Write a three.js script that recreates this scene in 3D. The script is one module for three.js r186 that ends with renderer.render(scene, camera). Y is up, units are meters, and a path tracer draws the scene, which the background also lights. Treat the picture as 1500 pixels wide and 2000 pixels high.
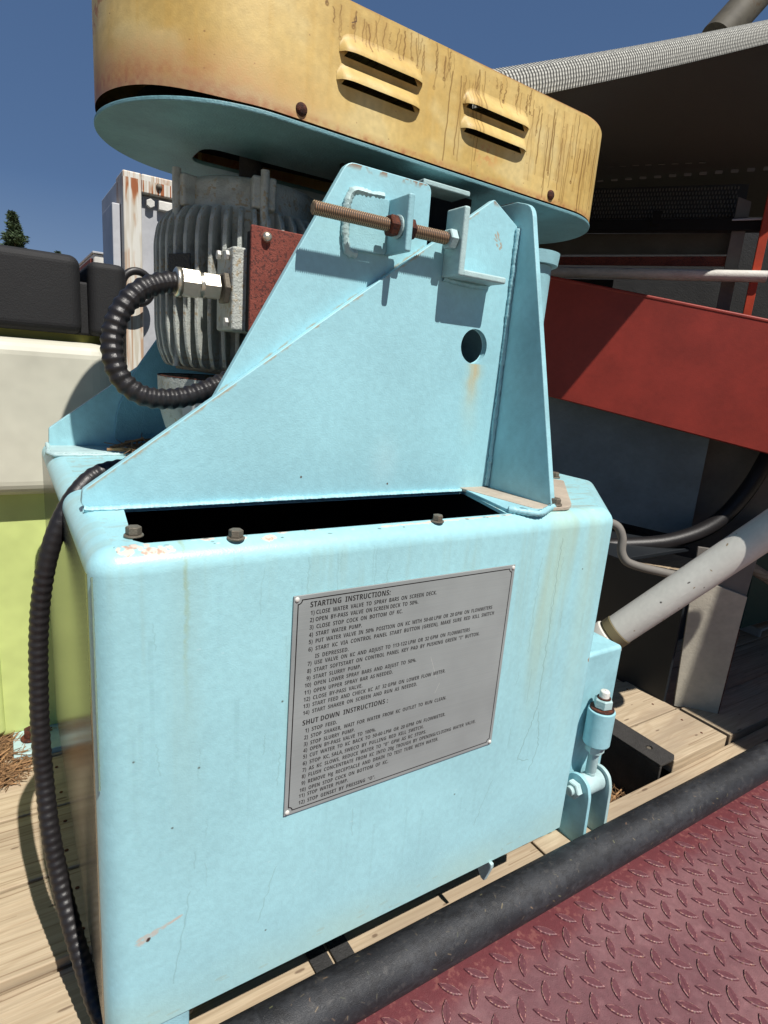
import * as THREE from 'three';
import { RoundedBoxGeometry } from 'three/addons/geometries/RoundedBoxGeometry.js';
import { mergeGeometries } from 'three/addons/utils/BufferGeometryUtils.js';

/* ---------- camera, sky, sun, exposure ---------- */
const scene = new THREE.Scene();
const camera = new THREE.PerspectiveCamera(81.43, 0.75, 0.02, 600);
camera.rotation.order = 'YXZ';
camera.position.set(-0.059, 0.762, 0.6);
camera.rotation.set(-0.23557, -0.57653, 0.0811);
camera.updateMatrixWorld();
scene.add(camera);
const renderer = new THREE.WebGLRenderer({ antialias: true });
renderer.setSize(768, 1024);
renderer.toneMapping = THREE.LinearToneMapping;
renderer.toneMappingExposure = 1.2;
renderer.shadowMap.enabled = true;

const SUN = new THREE.Vector3(0.055, 0.843, 0.537).normalize();
{
  const w = 1024, h = 512, d = new Float32Array(w * h * 4);
  const hor = [0.215, 0.305, 0.435], mid = [0.080, 0.146, 0.280], zen = [0.020, 0.048, 0.130];
  for (let j = 0; j < h; j++) {
    const el = ((j + 0.5) / h - 0.5) * 180;
    for (let i = 0; i < w; i++) {
      const k = (j * w + i) * 4;
      for (let c = 0; c < 3; c++) {
        let v;
        if (el < 0) v = [0.16, 0.145, 0.12][c];
        else if (el < 12) v = hor[c] + (mid[c] - hor[c]) * Math.pow(el / 12, 0.8);
        else v = mid[c] + (zen[c] - mid[c]) * Math.pow((el - 12) / 78, 0.6);
        d[k + c] = v;
      }
      d[k + 3] = 1;
    }
  }
  const t = new THREE.DataTexture(d, w, h, THREE.RGBAFormat, THREE.FloatType);
  t.mapping = THREE.EquirectangularReflectionMapping;
  t.magFilter = t.minFilter = THREE.LinearFilter; t.needsUpdate = true;
  scene.background = t; scene.environment = t;
}
const sun = new THREE.DirectionalLight(new THREE.Color(1.0, 0.955, 0.885), 5.0);
sun.position.copy(SUN).multiplyScalar(12);
sun.castShadow = true; sun.shadow.mapSize.set(4096, 4096); sun.shadow.radius = 1;
Object.assign(sun.shadow.camera, { left: -4, right: 4, top: 4, bottom: -4, near: 0.5, far: 40 });
scene.add(sun); scene.add(sun.target);

/* ---------- helpers ---------- */
function rng(s) { return () => { s |= 0; s = s + 0x6D2B79F5 | 0; let t = Math.imul(s ^ s >>> 15, 1 | s); t = t + Math.imul(t ^ t >>> 7, 61 | t) ^ t; return ((t ^ t >>> 14) >>> 0) / 4294967296; }; }
function hash(x, y, s) { let n = Math.imul(x, 374761393) ^ Math.imul(y, 668265263) ^ Math.imul(s, 2147483647); n = Math.imul(n ^ n >>> 13, 1274126177); return ((n ^ n >>> 16) >>> 0) / 4294967296; }
function vn(x, y, s, P) {
  const xi = Math.floor(x), yi = Math.floor(y), fx = x - xi, fy = y - yi, u = fx * fx * (3 - 2 * fx), v = fy * fy * (3 - 2 * fy);
  const m = (a) => P ? ((a % P) + P) % P : a;
  const a = hash(m(xi), m(yi), s), b = hash(m(xi + 1), m(yi), s), c = hash(m(xi), m(yi + 1), s), e = hash(m(xi + 1), m(yi + 1), s);
  return a + (b - a) * u + (c - a) * v + (a - b - c + e) * u * v;
}
function fbm(x, y, o, s, P) { let r = 0, a = 0.5, n = 0; for (let i = 0; i < o; i++) { r += a * vn(x, y, s + i * 17, P); n += a; a *= 0.5; x *= 2; y *= 2; if (P) P *= 2; } return r / n; }
const cl = (x, a = 0, b = 1) => Math.max(a, Math.min(b, x));
const ss = (a, b, x) => { const t = cl((x - a) / (b - a)); return t * t * (3 - 2 * t); };
const lerp = (a, b, t) => a + (b - a) * t;
const mix3 = (a, b, t) => [lerp(a[0], b[0], t), lerp(a[1], b[1], t), lerp(a[2], b[2], t)];

function canvasTex(w, h, pix, draw, srgb = true) {
  const c = document.createElement('canvas'); c.width = w; c.height = h;
  const g = c.getContext('2d');
  if (pix) {
    const im = g.createImageData(w, h);
    for (let y = 0; y < h; y++) for (let x = 0; x < w; x++) {
      const p = pix(x, y), k = (y * w + x) * 4;
      im.data[k] = cl(p[0], 0, 255); im.data[k + 1] = cl(p[1], 0, 255); im.data[k + 2] = cl(p[2], 0, 255); im.data[k + 3] = 255;
    }
    g.putImageData(im, 0, 0);
  }
  if (draw) draw(g, w, h);
  const t = new THREE.CanvasTexture(c);
  if (srgb) t.colorSpace = THREE.SRGBColorSpace;
  t.wrapS = t.wrapT = THREE.RepeatWrapping; t.magFilter = THREE.LinearFilter;
  return t;
}
function grey(w, h, f) { return canvasTex(w, h, (x, y) => { const v = f(x, y) * 255; return [v, v, v]; }, null, false); }
function rep(t, sx, sy, ox = 0, oy = 0) { const c = t.clone(); c.repeat.set(sx, sy); c.offset.set(ox, oy); c.needsUpdate = true; return c; }

const bases = new Map();
const used = {};
function numbered(n) { used[n] = (used[n] || 0) + 1; return used[n] === 1 ? n : n + '_' + String(used[n] - 1).padStart(3, '0'); }
function tag(o, label, category, group) { o.userData = { label, category }; if (group) o.userData.group = group; return o; }
function thing(name, label, category, base = [0, 0, 0], group) {
  const g = new THREE.Group(); g.name = numbered(name); g.position.set(...base); scene.add(g); bases.set(g, base);
  return tag(g, label, category, group);
}
function root(o) { while (o.parent && o.parent !== scene) o = o.parent; return o; }
function boxUV(g) {
  g = g.index ? g.toNonIndexed() : g;
  const p = g.attributes.position, uv = new Float32Array(p.count * 2);
  for (let i = 0; i < p.count; i += 3) {
    const ax = p.getX(i), ay = p.getY(i), az = p.getZ(i);
    const bx = p.getX(i + 1) - ax, by = p.getY(i + 1) - ay, bz = p.getZ(i + 1) - az, cx = p.getX(i + 2) - ax, cy = p.getY(i + 2) - ay, cz = p.getZ(i + 2) - az;
    const nx = Math.abs(by * cz - bz * cy), ny = Math.abs(bz * cx - bx * cz), nz = Math.abs(bx * cy - by * cx);
    for (let k = 0; k < 3; k++) {
      const X = p.getX(i + k), Y = p.getY(i + k), Z = p.getZ(i + k); let u, v;
      if (nx >= ny && nx >= nz) { u = Z; v = Y; } else if (ny >= nz) { u = X; v = Z; } else { u = X; v = Y; }
      uv[(i + k) * 2] = u; uv[(i + k) * 2 + 1] = v;
    }
  }
  g.setAttribute('uv', new THREE.BufferAttribute(uv, 2)); return g;
}
// geometry given in world metres; the mesh becomes a child whose origin is its thing's base
function put(name, geo, mat, parent, o = {}) {
  if (Array.isArray(geo)) geo = mergeGeometries(geo.map(g => { const q = boxUV(g); for (const k of Object.keys(q.attributes)) if (!['position', 'normal', 'uv'].includes(k)) q.deleteAttribute(k); return q; }));
  else if (!o.uv) geo = boxUV(geo);
  const m = new THREE.Mesh(geo, mat);
  m.castShadow = m.receiveShadow = true;
  if (parent === scene) { m.name = numbered(name); scene.add(m); return m; }
  m.name = name; parent.add(m);
  const b = bases.get(root(parent)) || [0, 0, 0];
  if (o.at) { m.position.set(o.at[0] - b[0], o.at[1] - b[1], o.at[2] - b[2]); if (o.rot) m.rotation.set(...o.rot); if (o.scale) m.scale.set(...o.scale); }
  else geo.translate(-b[0], -b[1], -b[2]);
  if (o.label) m.userData.label = o.label;
  if (o.kind) m.userData.kind = o.kind;
  return m;
}
function struct(name, geo, mat, o = {}) { const m = put(name, geo, mat, scene, o); m.userData.kind = 'structure'; return m; }
const V = (x, y, z) => new THREE.Vector3(x, y, z);
function box(x0, x1, y0, y1, z0, z1, r = 0.0015, seg = 1) {
  const w = x1 - x0, h = y1 - y0, d = z1 - z0;
  const g = r > 0 ? new RoundedBoxGeometry(w, h, d, seg, Math.min(r, w * 0.45, h * 0.45, d * 0.45)) : new THREE.BoxGeometry(w, h, d);
  g.translate((x0 + x1) / 2, (y0 + y1) / 2, (z0 + z1) / 2); return g;
}
function cyl(a, b, r, r2 = r, seg = 24, open = false) {
  const A = V(...a), B = V(...b), d = B.clone().sub(A);
  const g = new THREE.CylinderGeometry(r2, r, d.length(), seg, 1, open);
  g.applyQuaternion(new THREE.Quaternion().setFromUnitVectors(V(0, 1, 0), d.clone().normalize()));
  g.translate((a[0] + b[0]) / 2, (a[1] + b[1]) / 2, (a[2] + b[2]) / 2); return g;
}
function shape(pts, holes = []) {
  const s = new THREE.Shape(pts.map(p => new THREE.Vector2(...p)));
  for (const h of holes) s.holes.push(h instanceof THREE.Path ? h : new THREE.Path(h.map(p => new THREE.Vector2(...p))));
  return s;
}
function roundPts(pts, r, n = 4) { // round every corner of a polygon
  const out = [], N = pts.length;
  for (let i = 0; i < N; i++) {
    const P = pts[i], A = pts[(i + N - 1) % N], B = pts[(i + 1) % N], rr = P[2] ?? r;
    const la = Math.hypot(A[0] - P[0], A[1] - P[1]), lb = Math.hypot(B[0] - P[0], B[1] - P[1]), q = Math.min(rr, la * 0.45, lb * 0.45);
    const a = [P[0] + (A[0] - P[0]) / la * q, P[1] + (A[1] - P[1]) / la * q], b = [P[0] + (B[0] - P[0]) / lb * q, P[1] + (B[1] - P[1]) / lb * q];
    if (q < 1e-5) { out.push([P[0], P[1]]); continue; }
    for (let k = 0; k <= n; k++) { const t = k / n; out.push([(1 - t) * (1 - t) * a[0] + 2 * t * (1 - t) * P[0] + t * t * b[0], (1 - t) * (1 - t) * a[1] + 2 * t * (1 - t) * P[1] + t * t * b[1]]); }
  }
  return out;
}
function ext(pts, depth, { r = 0.003, bevel = 0.0012, holes = [] } = {}) {
  return new THREE.ExtrudeGeometry(shape(roundPts(pts, r), holes), { depth: depth - 2 * bevel, bevelEnabled: bevel > 0, bevelThickness: bevel, bevelSize: bevel, bevelOffset: -bevel, bevelSegments: 2, curveSegments: 20 }).translate(0, 0, bevel);
}
const plateZ = (pts, z0, th, o) => ext(pts, th, o).translate(0, 0, z0);                    // pts (x, y), z0 .. z0 + th
const plateX = (pts, x1, th, o) => ext(pts, th, o).applyMatrix4(new THREE.Matrix4().makeBasis(V(0, 0, 1), V(0, 1, 0), V(-1, 0, 0))).translate(x1, 0, 0); // pts (z, y)
const plateY = (pts, y0, th, o) => ext(pts.map(p => [p[0], -p[1], p[2]]), th, o).rotateX(-Math.PI / 2).translate(0, y0, 0); // pts (x, z)
function lathe(prof, seg = 32) { return new THREE.LatheGeometry(prof.map(p => new THREE.Vector2(...p)), seg); }
function hex(r, h, ch = 0.12) { let g = lathe([[0.0001, 0], [r * (1 - ch), 0], [r, h * ch], [r, h * (1 - ch)], [r * (1 - ch), h], [0.0001, h]], 6).toNonIndexed(); g.computeVertexNormals(); return g; }
const onX = g => g.rotateZ(-Math.PI / 2), onZ = g => g.rotateX(Math.PI / 2);
function dome(r, h) { const p = []; for (let i = 0; i <= 6; i++) { const a = i / 6 * Math.PI / 2; p.push([Math.max(r * Math.cos(a), 1e-4), h * Math.sin(a)]); } return lathe(p, 20); }
function sweep(pts, rad, ring = 14, closed = false, step = 0.0018, tension = 0.5) { // tube with a radius that may vary along its length
  const c = new THREE.CatmullRomCurve3(pts.map(p => V(...p)), closed, 'centripetal', tension), L = c.getLength(), n = Math.max(4, Math.round(L / step));
  const g = new THREE.TubeGeometry(c, n, 1, ring, closed), p = g.attributes.position, nr = g.attributes.normal;
  for (let i = 0; i <= n; i++) {
    const q = c.getPointAt(closed && i === n ? 0 : i / n);
    for (let j = 0; j <= ring; j++) { const k = i * (ring + 1) + j, r = typeof rad === 'function' ? rad(i / n * L, j / ring, L) : rad; p.setXYZ(k, q.x + nr.getX(k) * r, q.y + nr.getY(k) * r, q.z + nr.getZ(k) * r); }
  }
  g.computeVertexNormals(); return g;
}
function weld(pts, r = 0.004, seed = 1) { return sweep(pts, (s, a) => r * (0.75 + 0.5 * vn(s * 160, a * 3, seed) + 0.15 * Math.sin(s * 900)), 7, false, 0.003); }

/* ---------- textures ---------- */
const mottle = canvasTex(512, 512, (x, y) => { const u = x / 512, v = y / 512; const n = fbm(u * 6, v * 6, 5, 3, 6), m = fbm(u * 40, v * 40, 2, 9, 40); const k = 236 + (n - 0.5) * 46 + (m - 0.5) * 16; return [k, k, k + 1]; });
const peel = grey(512, 512, (x, y) => { const u = x / 512, v = y / 512; return 0.5 + (fbm(u * 70, v * 70, 2, 5, 70) - 0.5) * 0.8 + (fbm(u * 9, v * 9, 3, 8, 9) - 0.5) * 0.5; });
const rustMap = canvasTex(512, 512, (x, y) => { const u = x / 512, v = y / 512, n = fbm(u * 8, v * 8, 5, 21, 8), f = fbm(u * 60, v * 60, 2, 2, 60); return mix3(mix3([64, 30, 20], [128, 70, 40], ss(0.3, 0.7, n)), [46, 24, 20], ss(0.55, 0.8, f) * 0.7); });
const redRustMap = canvasTex(512, 512, (x, y) => { const u = x / 512, v = y / 512, n = fbm(u * 10, v * 10, 5, 31, 10), f = fbm(u * 90, v * 90, 2, 2, 90); return mix3(mix3([112, 50, 40], [136, 70, 56], n), [70, 34, 30], ss(0.52, 0.75, f) * 0.8); });
const TEAL = [154, 203, 211];
// housing sheet: s from -0.84 to 1.2 m, v from -0.06 to 0.62 m
const frontMap = canvasTex(2048, 700, (x, y) => {
  const s = -0.84 + x / 2048 * 2.04, v = 0.62 - y / 700 * 0.68;
  const n = fbm(s * 9, v * 9, 5, 41), st = fbm(s * 55, v * 3.2, 4, 44), f = fbm(s * 180, v * 180, 2, 47);
  let c = [...TEAL];
  let k = 1 + (n - 0.5) * 0.09 + (f - 0.5) * 0.06; c = c.map(q => q * k);
  c = mix3(c, [150, 178, 170], ss(0.5, 0.78, st) * 0.3 * ss(0.1, 0.5, v));
  // yellowish run below the bracket foot
  const d = Math.abs(s - 0.655 - 0.01 * Math.sin(v * 14)); c = mix3(c, [178, 190, 158], ss(0.05, 0.0, d) * ss(0.12, 0.56, v) * (0.2 + 0.45 * st));
  c = mix3(c, [190, 196, 160], ss(0.035, 0, Math.abs(s - 0.735)) * ss(0.0, 0.55, v) * 0.22);
  const e = Math.abs(s - 0.085 + 0.0008 * Math.sin(v * 60) + 0.004 * (f - 0.5)); c = mix3(c, [146, 162, 122], ss(0.004, 0.0, e) * ss(0.33, 0.55, v) * 0.5 * (0.4 + f));
  c = mix3(c, [150, 182, 180], ss(0.03, 0, e) * ss(0.1, 0.4, v) * 0.28);
  if (v < 0.03) c = mix3(c, [165, 190, 175], 0.4 * ss(0.03, -0.05, v) * n * 1.6);
  return c;
}, (g, W, H) => {
  const R = rng(77), X = s => (s + 0.84) / 2.04 * W, Y = v => (0.62 - v) / 0.68 * H;
  const chip = (s, v, w, h, col = 'rgb(210,196,184)') => { // chipped paint with ragged edge
    for (let i = 0; i < 40; i++) { g.fillStyle = i % 5 ? col : 'rgb(186,156,138)'; const a = R() * 6.28, q = Math.sqrt(R()); g.beginPath(); g.ellipse(X(s + Math.cos(a) * w * q + Math.sin(a) * h * q * 0.8), Y(v + Math.sin(a) * h * q), 1 + R() * 3.2, 1 + R() * 2, a, 0, 6.28); g.fill(); }
  };
  chip(0.035, 0.573, 0.017, 0.009); chip(0.06, 0.566, 0.016, 0.006); chip(0.15, 0.575, 0.006, 0.003); chip(0.183, 0.571, 0.007, 0.004); chip(0.205, 0.583, 0.006, 0.004); chip(0.246, 0.585, 0.008, 0.003); chip(0.115, 0.58, 0.006, 0.002);
  for (let i = 0; i < 60; i++) { const t = i / 60, s = 0.34 + t * 0.23; g.fillStyle = 'rgba(206,186,170,.85)'; g.beginPath(); g.ellipse(X(s), Y(0.574 + 0.003 * t + (R() - 0.5) * 0.003), 2.5 + R() * 3, 0.8 + R() * 1.5, 0, 0, 6.28); g.fill(); }
  // scrape low on the left
  for (let i = 0; i < 70; i++) { const t = R(); g.fillStyle = `rgba(188,180,170,${0.25 + R() * 0.4})`; g.beginPath(); g.ellipse(X(0.03 + t * 0.05), Y(0.085 + t * 0.016 + (R() - 0.5) * 0.012 * (1 - t)), 1 + R() * 4, 0.7 + R() * 1.3, -0.3, 0, 6.28); g.fill(); }
  g.fillStyle = 'rgb(60,46,40)'; g.beginPath(); g.ellipse(X(0.042), Y(0.085), 2, 3, 0.5, 0, 6.28); g.fill();
  for (const [s, v] of [[0.03, 0.33], [0.2, 0.36], [0.19, 0.02], [0.07, 0.23], [0.5, 0.12], [0.72, 0.47], [0.1, 0.3]]) { g.fillStyle = 'rgba(60,58,50,.8)'; g.beginPath(); g.ellipse(X(s), Y(v), 1.3, 1.1, 0, 0, 6.28); g.fill(); }
  // thin hand-drawn cracks and runs
  g.lineWidth = 1; const crack = (s, v, ds, dv, n, a, amp = 0.004) => { g.strokeStyle = `rgba(96,120,112,${a})`; g.beginPath(); for (let i = 0; i <= n; i++) { const t = i / n; g.lineTo(X(s + ds * t + (R() - 0.5) * amp), Y(v + dv * t + (R() - 0.5) * amp)); } g.stroke(); };
  crack(0.66, 0.53, 0.002, -0.3, 50, 0.55); crack(0.662, 0.23, -0.03, -0.09, 20, 0.6); crack(0.632, 0.14, 0.03, -0.01, 8, 0.5); crack(0.668, 0.22, 0.012, -0.07, 14, 0.5); crack(0.68, 0.15, -0.015, -0.04, 8, 0.5);
  crack(0.58, 0.12, -0.03, -0.08, 18, 0.3); crack(0.62, 0.5, 0.0, -0.16, 26, 0.3); crack(0.09, 0.13, -0.02, -0.13, 20, 0.32, 0.003); crack(0.2, 0.12, -0.02, -0.08, 12, 0.3);
  for (let i = 0; i < 46; i++) crack(0.05 + R() * 0.7, 0.15 + R() * 0.4, (R() - 0.5) * 0.006, -0.02 - R() * 0.05, 10, 0.12 + R() * 0.16, 0.003);
  for (let i = 0; i < 90; i++) { const s = R() * 0.76, v = 0.569 + R() * 0.026; g.fillStyle = R() < 0.4 ? 'rgba(70,72,66,.55)' : 'rgba(206,200,186,.6)'; g.beginPath(); g.ellipse(X(s), Y(v), 0.7 + R() * 3.4, 0.6 + R() * 1.1, (R() - 0.5) * 0.6, 0, 6.28); g.fill(); }
  for (let i = 0; i < 70; i++) { const s = 0.02 + R() * 0.76, v = 0.1 + R() * 0.45, l = 0.03 + R() * 0.14; const gr = g.createLinearGradient(0, Y(v), 0, Y(v - l)); gr.addColorStop(0, `rgba(118,156,160,${0.04 + R() * 0.10})`); gr.addColorStop(1, 'rgba(112,146,146,0)'); g.fillStyle = gr; g.fillRect(X(s), Y(v), 1 + R() * 5, Y(v - l) - Y(v)); }
  for (let i = 0; i < 26; i++) { const s = R() * 0.76, v = -0.05 + R() * 0.03; g.fillStyle = `rgba(150,150,126,${0.08 + R() * 0.14})`; g.beginPath(); g.ellipse(X(s), Y(v), 2 + R() * 7, 1 + R() * 2, 0, 0, 6.28); g.fill(); }
  chip(0.783, 0.3, 0.001, 0.008, 'rgb(150,132,112)');
  for (let i = 0; i < 30; i++) { g.fillStyle = 'rgba(200,222,226,.5)'; g.fillRect(X(0.04 + R() * 0.7), Y(-0.04 + R() * 0.55), 1 + R() * 5, 1); }
});
const topMap = canvasTex(1024, 1024, (x, y) => { // x 0 .. 1.05 m, z 0 .. -0.85 m
  const X = x / 1024 * 1.05, Z = y / 1024 * 0.85, n = fbm(X * 10, Z * 10, 5, 61), st = fbm(X * 14, Z * 90, 3, 64), f = fbm(X * 120, Z * 120, 2, 66);
  let c = [153, 202, 209].map(q => q * (1 + (n - 0.5) * 0.1)); c = mix3(c, [150, 158, 148], ss(0.52, 0.75, st) * 0.5 + ss(0.6, 0.75, f) * 0.3); return c;
}, (g, W, H) => {
  const X = a => a / 1.05 * W, Z = a => H - (-a) / 0.85 * H; g.lineCap = 'butt';
  g.lineWidth = 5; g.strokeStyle = 'rgb(70,36,24)';
  for (const [a, b] of [[-0.56, -0.505], [-0.48, -0.425]]) { g.beginPath(); g.moveTo(X(0.058), Z(a)); g.lineTo(X(0.06), Z(b)); g.stroke(); }
  g.lineWidth = 9; g.strokeStyle = 'rgba(180,120,80,.35)'; g.beginPath(); g.moveTo(X(0.055), Z(-0.58)); g.lineTo(X(0.055), Z(-0.5)); g.stroke();
});
const cheekMap = canvasTex(1024, 768, (x, y) => { // x 0 .. 0.7, y 0.56 .. 1.06
  const X = x / 1024 * 0.7, Y = 1.06 - y / 768 * 0.5, n = fbm(X * 9, Y * 9, 5, 71), f = fbm(X * 160, Y * 160, 2, 73);
  let c = [152, 201, 211].map(q => q * (1 + (n - 0.5) * 0.08 + (f - 0.5) * 0.06));
  const dx = Math.abs(X - 0.602 - 0.006 * (vn(Y * 60, 0, 5) - 0.5)), st = fbm(X * 160, Y * 6, 3, 75);
  c = mix3(c, [190, 150, 96], ss(0.016, 0, dx) * ss(0.70, 0.78, Y) * (Y < 0.782 ? 1 : 0) * (0.3 + st * 0.6));
  c = mix3(c, [206, 196, 160], ss(0.03, 0, dx) * ss(0.62, 0.78, Y) * (Y < 0.782 ? 0.3 : 0));
  c = mix3(c, [188, 212, 216], ss(0.04, 0, Math.hypot(X - 0.44, (Y - 0.62) * 0.6)) * 0.5 * n);
  const diag = 0.591 + (X - 0.015) * 0.744 - Y; // below the sloping edge
  c = mix3(c, [176, 148, 118], ss(0.0045, 0.0, Math.abs(diag) - 0.0005 + 0.004 * (f - 0.5)) * ss(0.42, 0.7, fbm(X * 70, Y * 70, 3, 78)) * 0.7);
  if (Y > 1.015) c = mix3(c, [140, 88, 60], 0.75 * ss(0.54, 0.66, fbm(X * 90, Y * 60, 3, 79) + (f - 0.5) * 0.3) * ss(1.02, 1.03, Y));
  return c;
}, (g, W, H) => { const R = rng(5), X = a => a / 0.7 * W, Y = a => (1.06 - a) / 0.5 * H; for (let i = 0; i < 16; i++) { g.fillStyle = 'rgba(170,150,130,.8)'; g.beginPath(); g.ellipse(X(0.612 + R() * 0.012 + i * 0.0006), Y(0.985 - i * 0.0015), 2 + R() * 3, 1 + R() * 2, 0.8, 0, 6.28); g.fill(); } g.fillStyle = 'rgb(90,70,58)'; for (const [a, b] of [[0.45, 0.585], [0.3, 0.6], [0.66, 0.62]]) { g.beginPath(); g.ellipse(X(a), Y(b), 2, 2.5, 0, 0, 6.28); g.fill(); } });
cheekMap.repeat.set(1 / 0.7, 1 / 0.5); cheekMap.offset.set(0, -0.56 / 0.5);
topMap.repeat.set(1 / 1.05, 1 / 0.85); topMap.offset.set(0, 1);
const goldMap = canvasTex(2048, 256, (x, y) => { // s -0.6 .. 1.2 m, h 0.185 .. 0
  const s = -0.6 + x / 2048 * 1.8, v = (1 - y / 256) * 0.185;
  const n = fbm(s * 8, v * 8, 5, 81), f = fbm(s * 150, v * 150, 3, 83), st = fbm(s * 70, v * 5, 4, 86);
  let c = mix3([190, 160, 92], [208, 182, 118], ss(0.3, 0.7, n));
  c = mix3(c, [186, 146, 68], ss(0.5, 0.8, st) * 0.22); c = mix3(c, [206, 188, 136], ss(0.5, 0.75, fbm(s * 14, v * 20, 3, 88)) * 0.6);
  c = c.map(q => q * (1 + (f - 0.5) * 0.12));
  const left = ss(0.16, -0.3, s), low = ss(0.085, 0.0, v);   // rust blush at the lower left
  c = mix3(c, [150, 92, 62], cl(left * low * (0.55 + f * 1.0)) * 0.85);
  const dd = Math.abs((s + 0.36) * 0.62 - (v - 0.07)); c = mix3(c, [160, 96, 56], ss(0.03, 0, dd) * ss(0.05, -0.2, s) * ss(0.46, 0.6, f) * 0.7);
  c = mix3(c, [150, 132, 112], left * ss(0.03, 0, v) * 0.7);
  c = mix3(c, [150, 92, 58], ss(0.014, 0, v) * cl(0.15 + 1.3 * (f - 0.3)) * 0.9); c = mix3(c, [120, 62, 44], ss(0.006, 0, 0.163 - v) * ss(0.35, 0.55, n));
  c = mix3(c, [184, 120, 70], ss(0.03, 0, Math.hypot((s - 0.365) * 0.8, v - 0.04)) * ss(0.45, 0.65, f) * 0.6);
  return c;
}, (g, W, H) => {
  const R = rng(19), X = s => (s + 0.6) / 1.8 * W, Y = v => (1 - v / 0.185) * H;
  for (let i = 0; i < 175; i++) {
    const s = i > 120 ? 0.6 + R() * 0.3 : 0.06 + R() * 0.78, dense = s > 0.46 || (s > 0.28 && s < 0.36), len = dense ? 0.03 + R() * 0.1 : 0.01 + R() * 0.03, v0 = dense ? 0.155 - R() * (s > 0.5 ? 0.06 : 0.03) : 0.16 - R() * 0.02;
    g.strokeStyle = `rgba(112,82,36,${0.3 + R() * 0.45})`; g.lineWidth = 1 + R() * 1.6; if (R() < 0.35) { g.fillStyle = 'rgba(150,112,52,.10)'; g.fillRect(X(s) - 5 - R() * 8, Y(v0), 10 + R() * 16, len / 0.185 * H); } g.beginPath(); let q = s;
    for (let k = 0; k <= 16; k++) { q += (R() - 0.5) * 0.0024; g.lineTo(X(q), Y(Math.max(0.004, v0 - len * k / 16))); } g.stroke();
    if (R() < 0.3) { g.beginPath(); g.ellipse(X(q), Y(v0 - len), 2, 3, 0, 0, 6.28); g.stroke(); }
  }
  g.strokeStyle = 'rgba(60,36,24,.9)'; g.lineWidth = 1.4; g.beginPath(); g.moveTo(X(0.1), Y(0.135)); g.lineTo(X(0.107), Y(0.139)); g.lineTo(X(0.106), Y(0.145)); g.stroke();
  for (let i = 0; i < 60; i++) { g.fillStyle = 'rgba(90,50,30,.6)'; g.fillRect(X(-0.4 + R() * 1.4), Y(R() * 0.16), 1 + R() * 2, 1 + R()); }
});
const woodMaps = [0, 1, 2].map(q => canvasTex(1024, 128, (x, y) => { // 1.8 m x 0.19 m
  const u = x / 1024, v = y / 128; const w = fbm(u * 7, v * 3, 3, 100 + q), kx = [0.3, 0.72, 0.55][q], ky = [0.4, 0.7, 0.25][q];
  const dk = Math.hypot((u - kx) * 14, (v - ky) * 1.6); const ring = Math.sin((v * 14 + w * 7 + 2.2 / (0.25 + dk)) * 3.1), g1 = fbm(u * 12, v * 70, 4, 110 + q), dirt = fbm(u * 5, v * 2, 4, 120 + q);
  let c = mix3([164, 147, 122], [186, 169, 143], ss(0.25, 0.75, g1)); c = mix3(c, [146, 124, 98], ss(0.4, 1, ring) * 0.22); c = mix3(c, [136, 120, 102], ss(0.42, 0.72, dirt) * 0.5);
  c = mix3(c, [104, 70, 44], ss(0.42, 0.12, dk) * 0.85); c = mix3(c, [120, 92, 66], ss(0.62, 0.8, g1) * 0.25);
  return c;
}, (g, W, H) => { const R = rng(200 + q); for (let i = 0; i < 26; i++) { g.strokeStyle = `rgba(90,66,44,${0.2 + R() * 0.4})`; g.lineWidth = 0.7 + R(); g.beginPath(); let yy = R() * H, xx = R() * W; g.moveTo(xx, yy); for (let k = 0; k < 6; k++) { xx += 20 + R() * 40; yy += (R() - 0.5) * 3; g.lineTo(xx, yy); } g.stroke(); } for (let i = 0; i < 14; i++) { g.fillStyle = 'rgba(80,62,46,.6)'; g.beginPath(); g.ellipse(R() * W, R() * H, 2 + R() * 5, 1 + R() * 1.2, 0, 0, 6.28); g.fill(); } }));
const plateMap = canvasTex(2048, 640, (x, y) => { // x 0 .. 2 m, z -0.02 .. 0.605 m
  const X = x / 2048 * 2, Z = -0.02 + (1 - y / 640) * 0.625, n = fbm(X * 9, Z * 9, 5, 131), f = fbm(X * 130, Z * 130, 3, 133), m = fbm(X * 40, Z * 40, 3, 135);
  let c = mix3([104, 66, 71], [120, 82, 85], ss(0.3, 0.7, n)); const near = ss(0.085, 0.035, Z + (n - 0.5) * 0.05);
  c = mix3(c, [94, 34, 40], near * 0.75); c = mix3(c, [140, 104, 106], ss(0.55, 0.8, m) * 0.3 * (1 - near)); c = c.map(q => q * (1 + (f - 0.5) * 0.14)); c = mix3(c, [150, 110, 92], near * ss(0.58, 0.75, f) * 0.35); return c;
}, (g, W, H) => { const R = rng(9); for (let i = 0; i < 420; i++) { g.fillStyle = `rgba(196,172,152,${0.2 + R() * 0.4})`; g.beginPath(); g.ellipse(R() * W, R() * H, 0.6 + R() * 2.4, 0.5 + R(), R() * 3, 0, 6.28); g.fill(); } });
plateMap.repeat.set(1 / 2, 1 / 0.625); plateMap.offset.set(0, 0.02 / 0.625);
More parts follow.
